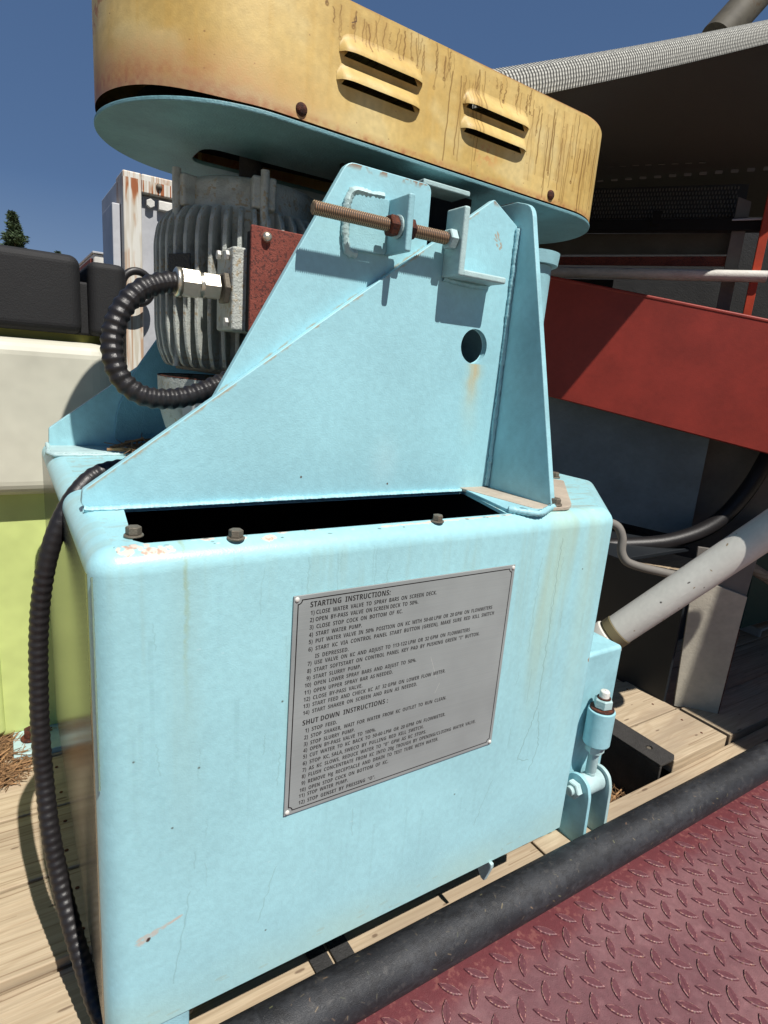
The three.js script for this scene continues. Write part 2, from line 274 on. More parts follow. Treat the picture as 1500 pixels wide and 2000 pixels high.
const tubeMap = canvasTex(2048, 128, (x, y) => { const u = x / 2048, v = y / 128, n = fbm(u * 30, v * 4, 4, 141), f = fbm(u * 160, v * 16, 3, 143), m = fbm(u * 500, v * 12, 2, 144); let c = mix3([36, 38, 42], [50, 52, 56], ss(0.3, 0.7, n)); c = mix3(c, [84, 80, 76], ss(0.68, 0.82, f) * 0.4 + ss(0.74, 0.86, m) * 0.3); c = mix3(c, [24, 24, 26], ss(0.5, 0.3, f) * 0.4); return c; },
  (g, W, H) => { const R = rng(23); for (let i = 0; i < 260; i++) { g.strokeStyle = `rgba(${150 + R() * 40 | 0},${130 + R() * 30 | 0},100,${0.25 + R() * 0.4})`; g.lineWidth = 0.7 + R() * 1.3; const a = R() * W, b = R() * H; g.beginPath(); g.moveTo(a, b); g.lineTo(a + (R() - 0.5) * 16, b + (R() - 0.5) * 14); g.stroke(); } });
const motorMap = canvasTex(512, 512, (x, y) => { const u = x / 512, v = y / 512, n = fbm(u * 7, v * 7, 5, 151, 7), f = fbm(u * 60, v * 60, 3, 153, 60), m = fbm(u * 18, v * 18, 3, 155, 18); let c = mix3([158, 164, 160], [182, 184, 176], n); c = mix3(c, [150, 116, 70], ss(0.55, 0.72, f) * ss(0.45, 0.65, n) * 0.5); c = mix3(c, [110, 110, 102], ss(0.5, 0.75, m) * 0.28); return c; });
const panelMap = canvasTex(256, 512, (x, y) => { const u = x / 256, v = y / 512, st = fbm(u * 40, v * 3, 4, 161), n = fbm(u * 6, v * 8, 4, 163); let c = mix3([206, 204, 196], [220, 218, 208], n); const top = ss(0.14, 0.0, v); c = mix3(c, [176, 164, 142], ss(0.45, 0.7, fbm(u * 20, v * 6, 3, 165)) * 0.5); c = mix3(c, [150, 84, 42], cl(ss(0.46, 0.62, st) * (0.4 + top * 0.9) * ss(0.38, 0.56, n + top * 0.25))); return c; });
const pvcMap = canvasTex(512, 256, (x, y) => { const n = fbm(x / 60, y / 60, 4, 171), f = fbm(x / 8, y / 8, 2, 173); return mix3([200, 198, 190], [212, 210, 202], n).map(q => q * (1 + (f - 0.5) * 0.05)); }, (g, W, H) => { const R = rng(33); for (let i = 0; i < 26; i++) { g.fillStyle = R() < 0.5 ? 'rgba(50,46,40,.9)' : 'rgba(120,96,60,.7)'; g.beginPath(); g.ellipse(R() * W, R() * H, 1 + R() * 3, 1 + R() * 1.6, R() * 3, 0, 6.28); g.fill(); } });
const beltMap = canvasTex(128, 128, (x, y) => { const a = Math.sin(x / 128 * Math.PI * 16), b = Math.sin(y / 128 * Math.PI * 16); const k = (a > -0.2 ? 1 : 0.32) * (0.75 + 0.25 * (b > -0.3)); const n = 0.9 + 0.2 * vn(x / 9, y / 9, 4); return [182 * k * n, 182 * k * n, 174 * k * n]; });
const beltBump = grey(128, 128, (x, y) => 0.5 + 0.5 * Math.sin(x / 128 * Math.PI * 16) * (0.7 + 0.3 * Math.sin(y / 128 * Math.PI * 16)));
const nickelBump = peel;

/* ---------- materials ---------- */
const S = (o) => new THREE.MeshStandardMaterial({ roughness: 0.6, ...o });
const C = (r, g, b) => new THREE.Color().setRGB(r / 255, g / 255, b / 255, THREE.SRGBColorSpace);
const bumpy = (m, t = peel, k = 0.0006, sc = 6) => { m.bumpMap = rep(t, sc, sc); m.bumpScale = k; return m; };
const frontM = S({ map: frontMap, roughness: 0.36 }); frontM.bumpMap = rep(peel, 18, 6); frontM.bumpScale = 0.00014;
const topM = bumpy(S({ map: topMap, roughness: 0.5 }));
const cheekM = bumpy(S({ map: cheekMap, roughness: 0.46 }), peel, 0.0002, 8);
const teal = bumpy(S({ color: C(156, 206, 215), map: rep(mottle, 3, 3), roughness: 0.48 }), peel, 0.0003, 9);
const tealPale = bumpy(S({ color: C(178, 206, 206), map: rep(mottle, 4, 4), roughness: 0.55 }), peel, 0.0004, 9);
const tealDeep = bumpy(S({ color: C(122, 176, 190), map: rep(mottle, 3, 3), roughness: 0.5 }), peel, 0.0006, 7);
const gold = S({ map: goldMap, roughness: 0.55 }); gold.bumpMap = rep(peel, 18, 1.85); gold.bumpScale = 0.00012;
const goldPlain = bumpy(S({ color: C(218, 186, 112), map: rep(mottle, 4, 4), roughness: 0.55 }));
const rust = bumpy(S({ map: rep(rustMap, 9, 9), color: C(196, 180, 172), roughness: 0.85 }), peel, 0.0012, 16);
const rodMap = canvasTex(512, 64, (x, y) => { const u = x / 512, n = fbm(u * 9, y / 30, 3, 311) + 0.25 * Math.sin(u * 9.2 + 5.2) * 0.6, f = fbm(u * 120, y / 5, 3, 313); let c = mix3([74, 42, 30], [128, 82, 52], f); c = mix3(c, [214, 196, 156], ss(0.46, 0.6, n) * (0.45 + f * 0.8)); const gr = 0.5 + 0.5 * Math.cos((x / 512 * 0.26 - 0.0014) / 0.0032 * 6.283); return c.map(q => q * (0.28 + 0.85 * gr)); });
const rodM = S({ map: rep(rodMap, 1 / 0.26, 20), roughness: 0.65 });
const redRust = bumpy(S({ map: rep(redRustMap, 5, 5), roughness: 0.8 }), peel, 0.0008, 20);
const black = S({ color: C(10, 10, 11), roughness: 0.9 });
const rubber = bumpy(S({ color: C(34, 32, 33), roughness: 0.42, map: rep(mottle, 8, 8) }), peel, 0.0002, 20);
const boltM = bumpy(S({ color: C(120, 112, 98), map: rep(mottle, 18, 18), roughness: 0.55, metalness: 0.35 }), peel, 0.0008, 30);
const nickel = bumpy(S({ color: C(214, 206, 188), metalness: 0.9, roughness: 0.32 }), peel, 0.0003, 20);
const motorM = bumpy(S({ map: rep(motorMap, 4, 4), roughness: 0.6 }), peel, 0.001, 8);
const brownPlate = bumpy(S({ color: C(190, 176, 158), map: rep(mottle, 5, 5), roughness: 0.6 }), peel, 0.0006, 10);
const wood = woodMaps.map(t => { const m = S({ map: rep(t, 1 / 1.8, 1 / 0.19), roughness: 0.85 }); m.bumpMap = m.map; m.bumpScale = 0.0015; return m; });
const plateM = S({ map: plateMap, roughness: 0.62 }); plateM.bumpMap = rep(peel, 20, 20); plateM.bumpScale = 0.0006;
const tubeM = S({ map: tubeMap, roughness: 0.5, metalness: 0.1 }); tubeM.bumpMap = rep(peel, 40, 3); tubeM.bumpScale = 0.0006;
const pvc = S({ map: rep(pvcMap, 2.4, 4), roughness: 0.5 });
const beige = bumpy(S({ color: C(186, 180, 164), map: rep(mottle, 3, 3), roughness: 0.6 }), peel, 0.0006, 5);
const chuteRed = bumpy(S({ color: C(158, 54, 42), map: rep(mottle, 2, 2), roughness: 0.5 }), peel, 0.0002, 6);
const greyPanel = bumpy(S({ color: C(116, 132, 140), map: rep(mottle, 2, 2), roughness: 0.6 }), peel, 0.0006, 4);
const brownGrey = S({ color: C(118, 114, 108), map: rep(mottle, 2, 2), roughness: 0.7 });
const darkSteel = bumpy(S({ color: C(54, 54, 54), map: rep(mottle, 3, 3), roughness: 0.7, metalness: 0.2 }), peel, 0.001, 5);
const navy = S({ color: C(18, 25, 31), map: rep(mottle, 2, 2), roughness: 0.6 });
const angleM = bumpy(S({ color: C(66, 64, 62), map: rep(mottle, 8, 8), roughness: 0.65, metalness: 0.25 }), peel, 0.002, 12);
const white = bumpy(S({ color: C(222, 220, 212), map: rep(mottle, 3, 3), roughness: 0.5 }), peel, 0.0005, 5);
const creamTank = S({ color: C(212, 210, 192), map: rep(mottle, 0.9, 0.9), roughness: 0.5 });
const limeTank = S({ color: C(206, 220, 138), map: rep(mottle, 0.9, 0.9), roughness: 0.5 });
const oliveTank = S({ color: C(142, 140, 66), roughness: 0.6 });
const blackTank = bumpy(S({ color: C(25, 25, 27), map: rep(mottle, 1.5, 1.5), roughness: 0.75 }), peel, 0.0004, 8);
const panelM = S({ map: rep(panelMap, 6, 1.6, 0, 0.03), roughness: 0.6 });
const panelGrey = S({ color: C(190, 192, 196), map: rep(mottle, 2, 2), roughness: 0.5 });
const beltM = S({ map: rep(beltMap, 16, 16), roughness: 0.85 }); beltM.bumpMap = rep(beltBump, 16, 16); beltM.bumpScale = 0.002;
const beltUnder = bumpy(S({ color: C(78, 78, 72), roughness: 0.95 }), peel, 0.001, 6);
const orange = S({ color: C(190, 62, 26), map: rep(mottle, 4, 4), roughness: 0.55 });
const straw = S({ color: C(150, 118, 84), roughness: 0.9 });

/* ---------- ground, deck ---------- */
{
  const gt = canvasTex(512, 512, (x, y) => { const n = fbm(x / 512 * 24, y / 512 * 24, 5, 301, 24), f = fbm(x / 512 * 120, y / 512 * 120, 2, 303, 120); return mix3([120, 108, 88], [168, 152, 124], n).map(q => q * (0.85 + f * 0.3)); });
  const m = S({ map: rep(gt, 1 / 3, 1 / 3), roughness: 0.95 });
  struct('ground', new THREE.PlaneGeometry(900, 900).rotateX(-Math.PI / 2).translate(0, -1.35, -100), m);
}
{
  const deck = new THREE.Group(); deck.name = 'deck'; deck.userData.kind = 'structure'; scene.add(deck); bases.set(deck, [0, 0, 0]);
  put('deck_frame', [box(-3, 6, -0.52, -0.34, -4.0, -0.02, 0.004), box(-3, 6, -0.46, -0.40, -0.02, 1.9, 0.004)], darkSteel, deck);
  const R = rng(4);
  const geoCache = {}, nailG = boxUV(lathe([[0.0001, 0.0012], [0.003, 0.0010], [0.0038, 0], [0.0001, -0.001]].reverse(), 10));
  const plank = (x0, x1, z0, z1, top, th = 0.04) => {
    const L = x1 - x0, W = z1 - z0, key = [L.toFixed(2), W.toFixed(3), th].join();
    const g = geoCache[key] ||= boxUV(box(0, L, -th, 0, 0, W, 0.003));
    const m = new THREE.Mesh(g, wood[Math.floor(R() * 3)]); m.name = 'plank'; m.castShadow = m.receiveShadow = true;
    const ty = top + (R() - 0.5) * 0.002; m.position.set(x0, ty, z0); deck.add(m);
    if (W > 0.1) for (let nx = Math.ceil((x0 + 0.03) / 0.4) * 0.4; nx < x1 - 0.02; nx += 0.4) for (const f of [0.25, 0.75]) { const q = new THREE.Mesh(nailG, rust); q.name = 'nail'; q.castShadow = q.receiveShadow = true; q.position.set(nx - x0 + (R() - 0.5) * 0.02, 0.0002, W * f + (R() - 0.5) * 0.015); if (nx > -0.6 && nx < 2 && z0 > -1.1) m.add(q); }
  };
  // front edge boards a step lower than the deck
  plank(-2.6, 0.86, -0.121, -0.062, -0.2165); plank(0.866, 4.2, -0.121, -0.062, -0.216);
  plank(-2.6, 1.13, -0.278, -0.125, -0.2155);
  plank(1.395, 1.655, -0.28, -0.124, -0.19); plank(1.675, 4.2, -0.28, -0.124, -0.192);
  plank(-2.6, 1.13, -0.464, -0.284, -0.2); plank(1.395, 1.657, -0.464, -0.285, -0.191); plank(1.677, 4.2, -0.464, -0.285, -0.203);
  for (let i = 0; i < 14; i++) { const z1 = -0.470 - i * 0.187; plank(-2.6, 1.66, z1 - 0.182, z1, -0.2); plank(1.68, 4.2, z1 - 0.182, z1, -0.203); }
}
{
  const t = thing('angle_iron', 'black angle iron rail with a bolt hole beside the lit deck planks', 'angle iron', [1.37, -0.33, -0.3]);
  const hole = new THREE.Path(); hole.absellipse(1.378, 0.19, 0.009, 0.009, 0, 6.28);
  put('flange', plateY([[1.335, -0.48], [1.412, -0.48], [1.412, -0.137], [1.395, -0.126], [1.335, -0.126]], -0.19, 0.007, { r: 0.003, holes: [hole] }), angleM, t);
  put('web', plateX([[-0.48, -0.335], [-0.126, -0.335], [-0.126, -0.1905], [-0.48, -0.1905]], 1.343, 0.008), angleM, t);
  put('bolt', hex(0.007, 0.01).translate(1.378, -0.195, -0.19), boltM, t);
}

/* ---------- red tread plate with raised lugs ---------- */
{
  const t = thing('tread_plate', 'worn red diamond tread plate in the lower right foreground', 'steel plate', [1, -0.24, 0.5]);
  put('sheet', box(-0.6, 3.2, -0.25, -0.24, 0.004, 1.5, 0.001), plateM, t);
  const lens = []; for (let i = 0; i <= 10; i++) { const a = -1 + i / 5; lens.push([a * 0.0205, -0.0066 * (1 - a * a) - 0.0004]); } for (let i = 10; i >= 0; i--) { const a = -1 + i / 5; lens.push([a * 0.0205, 0.0066 * (1 - a * a) + 0.0004]); }
  const lugG = new THREE.ExtrudeGeometry(shape(lens), { depth: 0.0012, bevelEnabled: true, bevelThickness: 0.0026, bevelSize: 0.0018, bevelOffset: -0.0012, bevelSegments: 2 }).rotateX(-Math.PI / 2).translate(0, -0.0002, 0);
  const lugM = [0, 1, 2].map(k => { const t = canvasTex(128, 64, (x, y) => { const n = fbm(x / 22, y / 22, 4, 700 + k), f = fbm(x / 4, y / 4, 2, 710 + k); return mix3([88, 46, 53], [104, 62, 68], n).map(q => q * (0.88 + f * 0.24)); }, (g, W, H) => { const R = rng(720 + k); for (let q = 0; q < 60; q++) { const a = -1 + R() * 2, sd = R() < 0.72 ? 1 : -1; g.fillStyle = `rgba(${170 + R() * 40 | 0},${128 + R() * 40 | 0},${120 + R() * 30 | 0},${0.25 + R() * 0.45})`; g.beginPath(); g.ellipse(W / 2 + a * W * 0.42, H / 2 + sd * (1 - a * a) * H * 0.36 + (R() - 0.5) * 5, 1.5 + R() * 5, 0.8 + R() * 1.8, 0, 0, 6.28); g.fill(); } for (let q = 0; q < 5; q++) { g.fillStyle = 'rgba(150,122,86,.5)'; g.beginPath(); g.ellipse(R() * W, R() * H, 2 + R() * 5, 1 + R() * 2, R(), 0, 6.28); g.fill(); } }); return S({ map: t, roughness: 0.6 }); });
  const R = rng(12), lg = boxUV(lugG.clone()); { const uv = lg.attributes.uv, p = lg.attributes.position; for (let q = 0; q < uv.count; q++) uv.setXY(q, 0.5 + p.getX(q) / 0.046, 0.5 + p.getZ(q) / 0.019); }
  const pts = [];
  for (let j = -1; j < 26; j++) for (let i = -26; i < 44; i++) {
    pts.push([0.7717 + i * 0.0568, 0.0642 + j * 0.0545, 0.93]);
    pts.push([0.8013 + i * 0.0568, 0.0908 + j * 0.0545, -0.92]);
  }
  const show = [], rest = [];
  for (const p of pts) { if (p[1] < 0.02 || p[0] < -0.55 || p[0] > 3.15) continue; const v = V(p[0], -0.24, p[1]).project(camera); (v.z < 1 && Math.abs(v.x) < 1.04 && Math.abs(v.y) < 1.04 ? show : rest).push(p); }
  show.sort((a, b) => Math.hypot(a[0], a[1] - 0.6) - Math.hypot(b[0], b[1] - 0.6));
  rest.push(...show.splice(300));
  for (const p of show) put('lug', lg, lugM[Math.floor(R() * 3)], t, { uv: 1, at: [p[0], -0.2402, p[1]], rot: [0, p[2] + (R() - 0.5) * 0.08, 0], scale: [0.94 + R() * 0.12, 1, 0.9 + R() * 0.2] });
  const im = new THREE.InstancedMesh(lg, lugM[0], rest.length), mt = new THREE.Matrix4();
  rest.forEach((p, i) => im.setMatrixAt(i, mt.makeRotationY(p[2]).setPosition(p[0] - 1, -0.0002, p[1] - 0.5)));
  im.name = 'lug'; im.userData.kind = 'stuff'; im.castShadow = im.receiveShadow = true; t.add(im);
}
{
  const g = new THREE.CylinderGeometry(0.0414, 0.0414, 6, 40, 1).rotateZ(-Math.PI / 2), uv = g.attributes.uv;
  for (let i = 0; i < uv.count; i++) uv.setXY(i, uv.getY(i) * 6 / 2, uv.getX(i) * 2);
  const m = put('rail_tube', g.translate(1.2, -0.1986, -0.0167), tubeM, scene, { uv: 1 });
  tag(m, 'long scuffed black steel tube lying along the edge of the red tread plate', 'pipe');
}
{
  const t = thing('rubber_strap', 'cracked black rubber strap lying on the board under the blue housing', 'strap', [0.35, -0.215, -0.11]);
  put('strap', [plateY([[0.318, -0.16], [0.352, -0.16], [0.354, -0.066], [0.322, -0.066]], -0.2155, 0.004, { r: 0.004, bevel: 0.001 }), plateY([[0.357, -0.16], [0.392, -0.16], [0.394, -0.066], [0.359, -0.066]], -0.215, 0.005, { r: 0.004, bevel: 0.001 })], darkSteel, t);
}

/* ---------- the blue machine ---------- */
const mach = thing('gold_concentrator', 'pale blue steel centrifugal concentrator with a yellow belt guard and an instruction plate', 'machine', [0.45, -0.24, -0.4]);
{
  const P = [[0, 0.8], [0, 0], [0.785, 0], [1.0, 0.21], [1.0, 0.8]]; // x, -z counter-clockwise
  const RR = [0.03, 0.03, 0.007, 0.02, 0.02], N = P.length, rT = 0.026, yT = 0.567, y0 = -0.053, na = 6;
  const ring = d => { // inset by d, rounded
    const out = [];
    const E = P.map((p, i) => { const q = P[(i + 1) % N], l = Math.hypot(q[0] - p[0], q[1] - p[1]); return { t: [(q[0] - p[0]) / l, (q[1] - p[1]) / l], n: [(q[1] - p[1]) / l, -(q[0] - p[0]) / l], p }; });
    for (let i = 0; i < N; i++) {
      const A = E[(i + N - 1) % N], B = E[i];
      const a = [A.p[0] - A.n[0] * d, A.p[1] - A.n[1] * d], b = [B.p[0] - B.n[0] * d, B.p[1] - B.n[1] * d];
      const cr = A.t[0] * B.t[1] - A.t[1] * B.t[0], k = ((b[0] - a[0]) * B.t[1] - (b[1] - a[1]) * B.t[0]) / cr;
      const c = [a[0] + A.t[0] * k, a[1] + A.t[1] * k], th = Math.acos(A.t[0] * B.t[0] + A.t[1] * B.t[1]), r = Math.max(RR[i] - d, 0.0008), q = r * Math.tan(th / 2);
      const ce = [c[0] - A.t[0] * q - A.n[0] * r, c[1] - A.t[1] * q - A.n[1] * r], a0 = Math.atan2(A.n[1], A.n[0]);
      for (let s = 0; s <= na; s++) { const an = a0 + th * s / na; out.push([ce[0] + Math.cos(an) * r, ce[1] + Math.sin(an) * r, Math.cos(an), Math.sin(an)]); }
    }
    return out;
  };
  const o0 = ring(0), cnt = o0.length, S0 = [0]; for (let i = 1; i <= cnt; i++) { const a = o0[i - 1], b = o0[i % cnt]; S0.push(S0[i - 1] + Math.hypot(a[0] - b[0], a[1] - b[1])); }
  const sOff = -S0[na + 1 + Math.floor(na / 2)];
  const layers = [[0, y0, 0, y0]]; for (let k = 0; k <= 8; k++) { const a = k / 8 * Math.PI / 2; layers.push([rT * (1 - Math.cos(a)), yT - rT + rT * Math.sin(a), a, yT - rT + rT * a]); }
  const pos = [], nor = [], uv = [], idx = [];
  for (const [d, y, a, v] of layers) { const r = ring(d); for (let i = 0; i <= cnt; i++) { const q = r[i % cnt]; pos.push(q[0], y, -q[1]); nor.push(q[2] * Math.cos(a), Math.sin(a), -q[3] * Math.cos(a)); uv.push((S0[i] + sOff + 0.84) / 2.04, (v + 0.06) / 0.68); } }
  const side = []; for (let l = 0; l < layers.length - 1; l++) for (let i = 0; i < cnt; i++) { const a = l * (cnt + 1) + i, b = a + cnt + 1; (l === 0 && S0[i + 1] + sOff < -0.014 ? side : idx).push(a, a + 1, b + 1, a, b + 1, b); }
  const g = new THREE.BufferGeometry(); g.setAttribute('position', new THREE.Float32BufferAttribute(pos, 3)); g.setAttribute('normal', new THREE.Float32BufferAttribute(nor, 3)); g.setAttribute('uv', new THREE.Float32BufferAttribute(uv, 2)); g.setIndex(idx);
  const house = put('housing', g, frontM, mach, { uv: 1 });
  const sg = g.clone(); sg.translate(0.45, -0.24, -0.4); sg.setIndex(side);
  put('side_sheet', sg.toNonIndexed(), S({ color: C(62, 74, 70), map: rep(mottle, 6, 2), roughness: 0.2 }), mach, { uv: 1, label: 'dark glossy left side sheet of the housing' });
put('corner_seam', weld([[0.0036, 0.3, -0.0088], [0.0036, 0.42, -0.0088], [0.0036, 0.542, -0.0088]], 0.0011, 17), S({ color: C(124, 146, 128), roughness: 0.8 }), house);
  const open = [[0.056, 0.0265], [0.047, 0.040], [0.060, 0.179], [0.608, 0.179], [0.566, 0.0265]];
  const top = new THREE.ExtrudeGeometry(shape(ring(rT).map(q => [q[0], q[1]]), [open]), { depth: 0.005, bevelEnabled: false }).rotateX(-Math.PI / 2).translate(0, yT - 0.005, 0);
  put('top_plate', top, topM, mach);
  const shade_liner = new THREE.ExtrudeGeometry(shape([[0.04, 0.022], [0.63, 0.022], [0.63, 0.62], [0.04, 0.62]], [[[0.046, 0.028], [0.046, 0.614], [0.624, 0.614], [0.624, 0.028]]]), { depth: 0.4, bevelEnabled: false }).rotateX(-Math.PI / 2).translate(0, 0.155, 0);
  put('shade_liner', [shade_liner, box(0.04, 0.63, 0.145, 0.155, -0.62, -0.022, 0)], black, mach);  // black box added inside so that the opening stays dark
  // bolts round the opening
  for (const [x, z, r, ry] of [[0.050, -0.052, 0.0082, 0.3], [0.150, -0.0175, 0.0080, 0.1], [0.430, -0.0175, 0.0072, 0.5]]) {
    const y = z > -0.026 ? yT - rT + Math.sqrt(rT * rT - (rT + z) ** 2) : yT;
    const b = put('bolt', hex(r, r * 1.1).rotateY(ry).translate(x, y + r * 0.35, z), boltM, mach);
    put('washer', lathe([[0.001, 0], [r * 1.2, 0], [r * 1.25, r * 0.2], [r * 1.2, r * 0.36], [0.001, r * 0.36]], 24).translate(x, y + 0.0002, z), boltM, b);
  }
  // feet and lower tabs
  put('leg', box(0.02, 0.098, -0.24, -0.0535, -0.065, -0.004, 0.003), teal, mach);
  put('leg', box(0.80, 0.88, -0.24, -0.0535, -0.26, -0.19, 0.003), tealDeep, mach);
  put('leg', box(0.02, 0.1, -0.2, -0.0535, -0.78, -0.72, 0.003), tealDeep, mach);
  put('gusset_tab', plateX([[-0.06, -0.0535], [0.006, -0.0535], [0.006, -0.062], [-0.006, -0.098], [-0.014, -0.098]], 0.613, 0.007), tealPale, mach);
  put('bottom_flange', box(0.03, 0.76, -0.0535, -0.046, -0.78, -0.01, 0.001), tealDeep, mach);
  const ft = put('mounting_foot', box(-0.088, 0.03, -0.2, -0.186, -1.0, -0.852, 0.002), tealPale, mach, { label: 'pale blue chipped foot plate with a rusty bolt' });
  put('bolt', [hex(0.014, 0.022).translate(-0.052, -0.18, -0.915), lathe([[0.001, 0], [0.02, 0], [0.021, 0.004], [0.018, 0.007], [0.001, 0.007]], 20).translate(-0.052, -0.186, -0.915)], rust, ft);
  /* brown cover plate on the right */
  const cov = put('cover_plate', plateY([[0.598, -0.2], [0.62, -0.022], [0.69, -0.016], [0.712, -0.03], [0.885, -0.2], [0.86, -0.235], [0.7, -0.26]], 0.5672, 0.006, { r: 0.01 }), brownPlate, mach, { label: 'tan bolted cover plate on the right end of the housing' });
  for (const [x, z] of [[0.672, -0.03], [0.885, -0.225]]) put('bolt', [hex(0.009, 0.009).rotateY(0.4).translate(x, 0.576, z), lathe([[0.001, 0], [0.011, 0], [0.011, 0.003], [0.001, 0.003]], 20).translate(x, 0.5733, z)], boltM, cov);
  put('foot_flange', plateY([[0.608, -0.19], [0.572, -0.03], [0.612, -0.008], [0.664, -0.028], [0.672, -0.19]], 0.5671, 0.005, { r: 0.004 }), teal, mach);
  put('weld_bead', weld([[0.572, 0.572, -0.03], [0.59, 0.571, -0.016], [0.612, 0.569, -0.006], [0.64, 0.571, -0.016], [0.666, 0.572, -0.026]], 0.005, 3), teal, mach);
  /* bracket cheeks */
  const hole = new THREE.Path(); hole.absellipse(0.597, 0.809, 0.0285, 0.0285, 0, Math.PI * 2, true);
  put('front_cheek', plateZ([[0.018, 0.5675], [0.013, 0.575], [0.015, 0.592], [0.606, 1.031], [0.661, 1.001], [0.661, 0.5675]], -0.192, 0.012, { r: 0.003, holes: [hole] }), cheekM, mach, { uv: 1 });
  put('weld_bead', weld([[0.659, 0.575, -0.177], [0.660, 0.75, -0.177], [0.660, 0.9, -0.177], [0.660, 0.998, -0.178]], 0.0045, 5), teal, mach);
  put('weld_bead', weld([[0.015, 0.570, -0.176], [0.02, 0.569, -0.176], [0.3, 0.5685, -0.177], [0.6, 0.5685, -0.177]], 0.004, 6), teal, mach);
  const mp = put('motor_plate', plateZ([[0.112, 0.592], [0.353, 1.030], [0.494, 1.030], [0.496, 0.60]], -0.2045, 0.012, { r: 0.012 }), cheekM, mach, { uv: 1 });
  put('tab', box(0.494, 0.585, 1.036, 1.044, -0.262, -0.215, 0.002), tealPale, mach);
  put('back_cheek', plateZ([[0.008, 0.572], [0.0096, 0.605], [0.5, 0.985], [0.661, 1.01], [0.661, 0.572]], -0.684, 0.012), teal, mach);
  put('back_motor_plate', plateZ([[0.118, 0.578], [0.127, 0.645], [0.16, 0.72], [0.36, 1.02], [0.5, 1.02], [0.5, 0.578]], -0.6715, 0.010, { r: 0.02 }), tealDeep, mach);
  put('foot_flange', box(0.006, 0.655, 0.5671, 0.573, -0.684, -0.592, 0.002), tealPale, mach);
  put('weld_bead', weld([[0.006, 0.574, -0.684], [0.006, 0.571, -0.64], [0.008, 0.569, -0.592], [0.2, 0.5685, -0.59], [0.5, 0.5685, -0.59]], 0.004, 8), tealPale, mach);
  const sideP = put('side_plate', plateX([[-0.684, 0.5675], [-0.684, 1.02], [-0.56, 1.037], [-0.19, 1.04], [-0.154, 1.03, 0.02], [-0.142, 0.985], [-0.028, 0.574], [-0.03, 0.5675]], 0.671, 0.0095, { r: 0.004 }), teal, mach);
  put('rusty_edge', box(0.6625, 0.6695, 1.0345, 1.0415, -0.56, -0.2, 0.001), rust, sideP);
  /* belt tensioner */
  const l1 = put('tension_lug', [plateZ([[0.357, 0.919], [0.357, 0.991], [0.419, 0.994], [0.419, 0.921]], -0.1925, 0.008, { r: 0.006 }), box(0.4185, 0.4285, 0.9205, 0.9945, -0.1925, -0.134, 0.003, 2)], teal, mach);
  put('weld_bead', weld([[0.41, 0.996, -0.189], [0.385, 0.9945, -0.188], [0.361, 0.993, -0.188], [0.354, 0.98, -0.188], [0.354, 0.93, -0.188], [0.358, 0.917, -0.188], [0.372, 0.915, -0.189]], 0.0055, 9), tealPale, l1);
  const l2 = put('tension_lug', [box(0.517, 0.5275, 0.9035, 0.9985, -0.181, -0.137, 0.003, 2), box(0.5265, 0.611, 0.9035, 0.9135, -0.181, -0.137, 0.003, 2)], tealPale, mach);
  put('weld_bead', weld([[0.519, 0.903, -0.177], [0.55, 0.901, -0.177], [0.6, 0.902, -0.177], [0.612, 0.908, -0.177]], 0.0045, 11), teal, l2);
  { // threaded rod
    const pr = [[0.0001, 0], [0.0066, 0]]; for (let i = 0; i < 73; i++) { pr.push([0.0089, i * 0.0032 + 0.0014]); pr.push([0.0068, i * 0.0032 + 0.0032]); } pr.push([0.0001, 0.236]);
    const rod = put('threaded_rod', onX(lathe(pr, 16)).translate(0.287, 0.9535, -0.155), rodM, mach, { label: 'rusty threaded adjusting rod through two lugs' });
    const n1 = onX(hex(0.0145, 0.0135)).translate(0.400, 0.9535, -0.155), n3 = onX(hex(0.0145, 0.012)).translate(0.4295, 0.9535, -0.155);
    put('nut', n1, rust, rod); put('nut', n3, rust, rod);
    put('washer', onX(lathe([[0.009, 0], [0.0155, 0], [0.0155, 0.003], [0.009, 0.003]], 24)).translate(0.4145, 0.9535, -0.155), tealPale, rod);
    put('nut', onX(hex(0.0145, 0.0135)).translate(0.502, 0.9535, -0.155), tealPale, rod);
  }
}
put('shade_drum', lathe([[0.001, 0.5675], [0.15, 0.5675], [0.15, 0.6], [0.135, 0.62], [0.135, 0.98], [0.12, 1.0], [0.06, 1.01], [0.06, 1.055], [0.001, 1.055]], 40).translate(0.535, 0, -0.40), black, mach);  // black drum added between the cheeks to darken the gap and the hole
put('shade_sheet', box(0.40, 0.658, 0.575, 1.062, -0.31, -0.302, 0), black, mach);  // black sheet standing in for the shade behind the motor plate
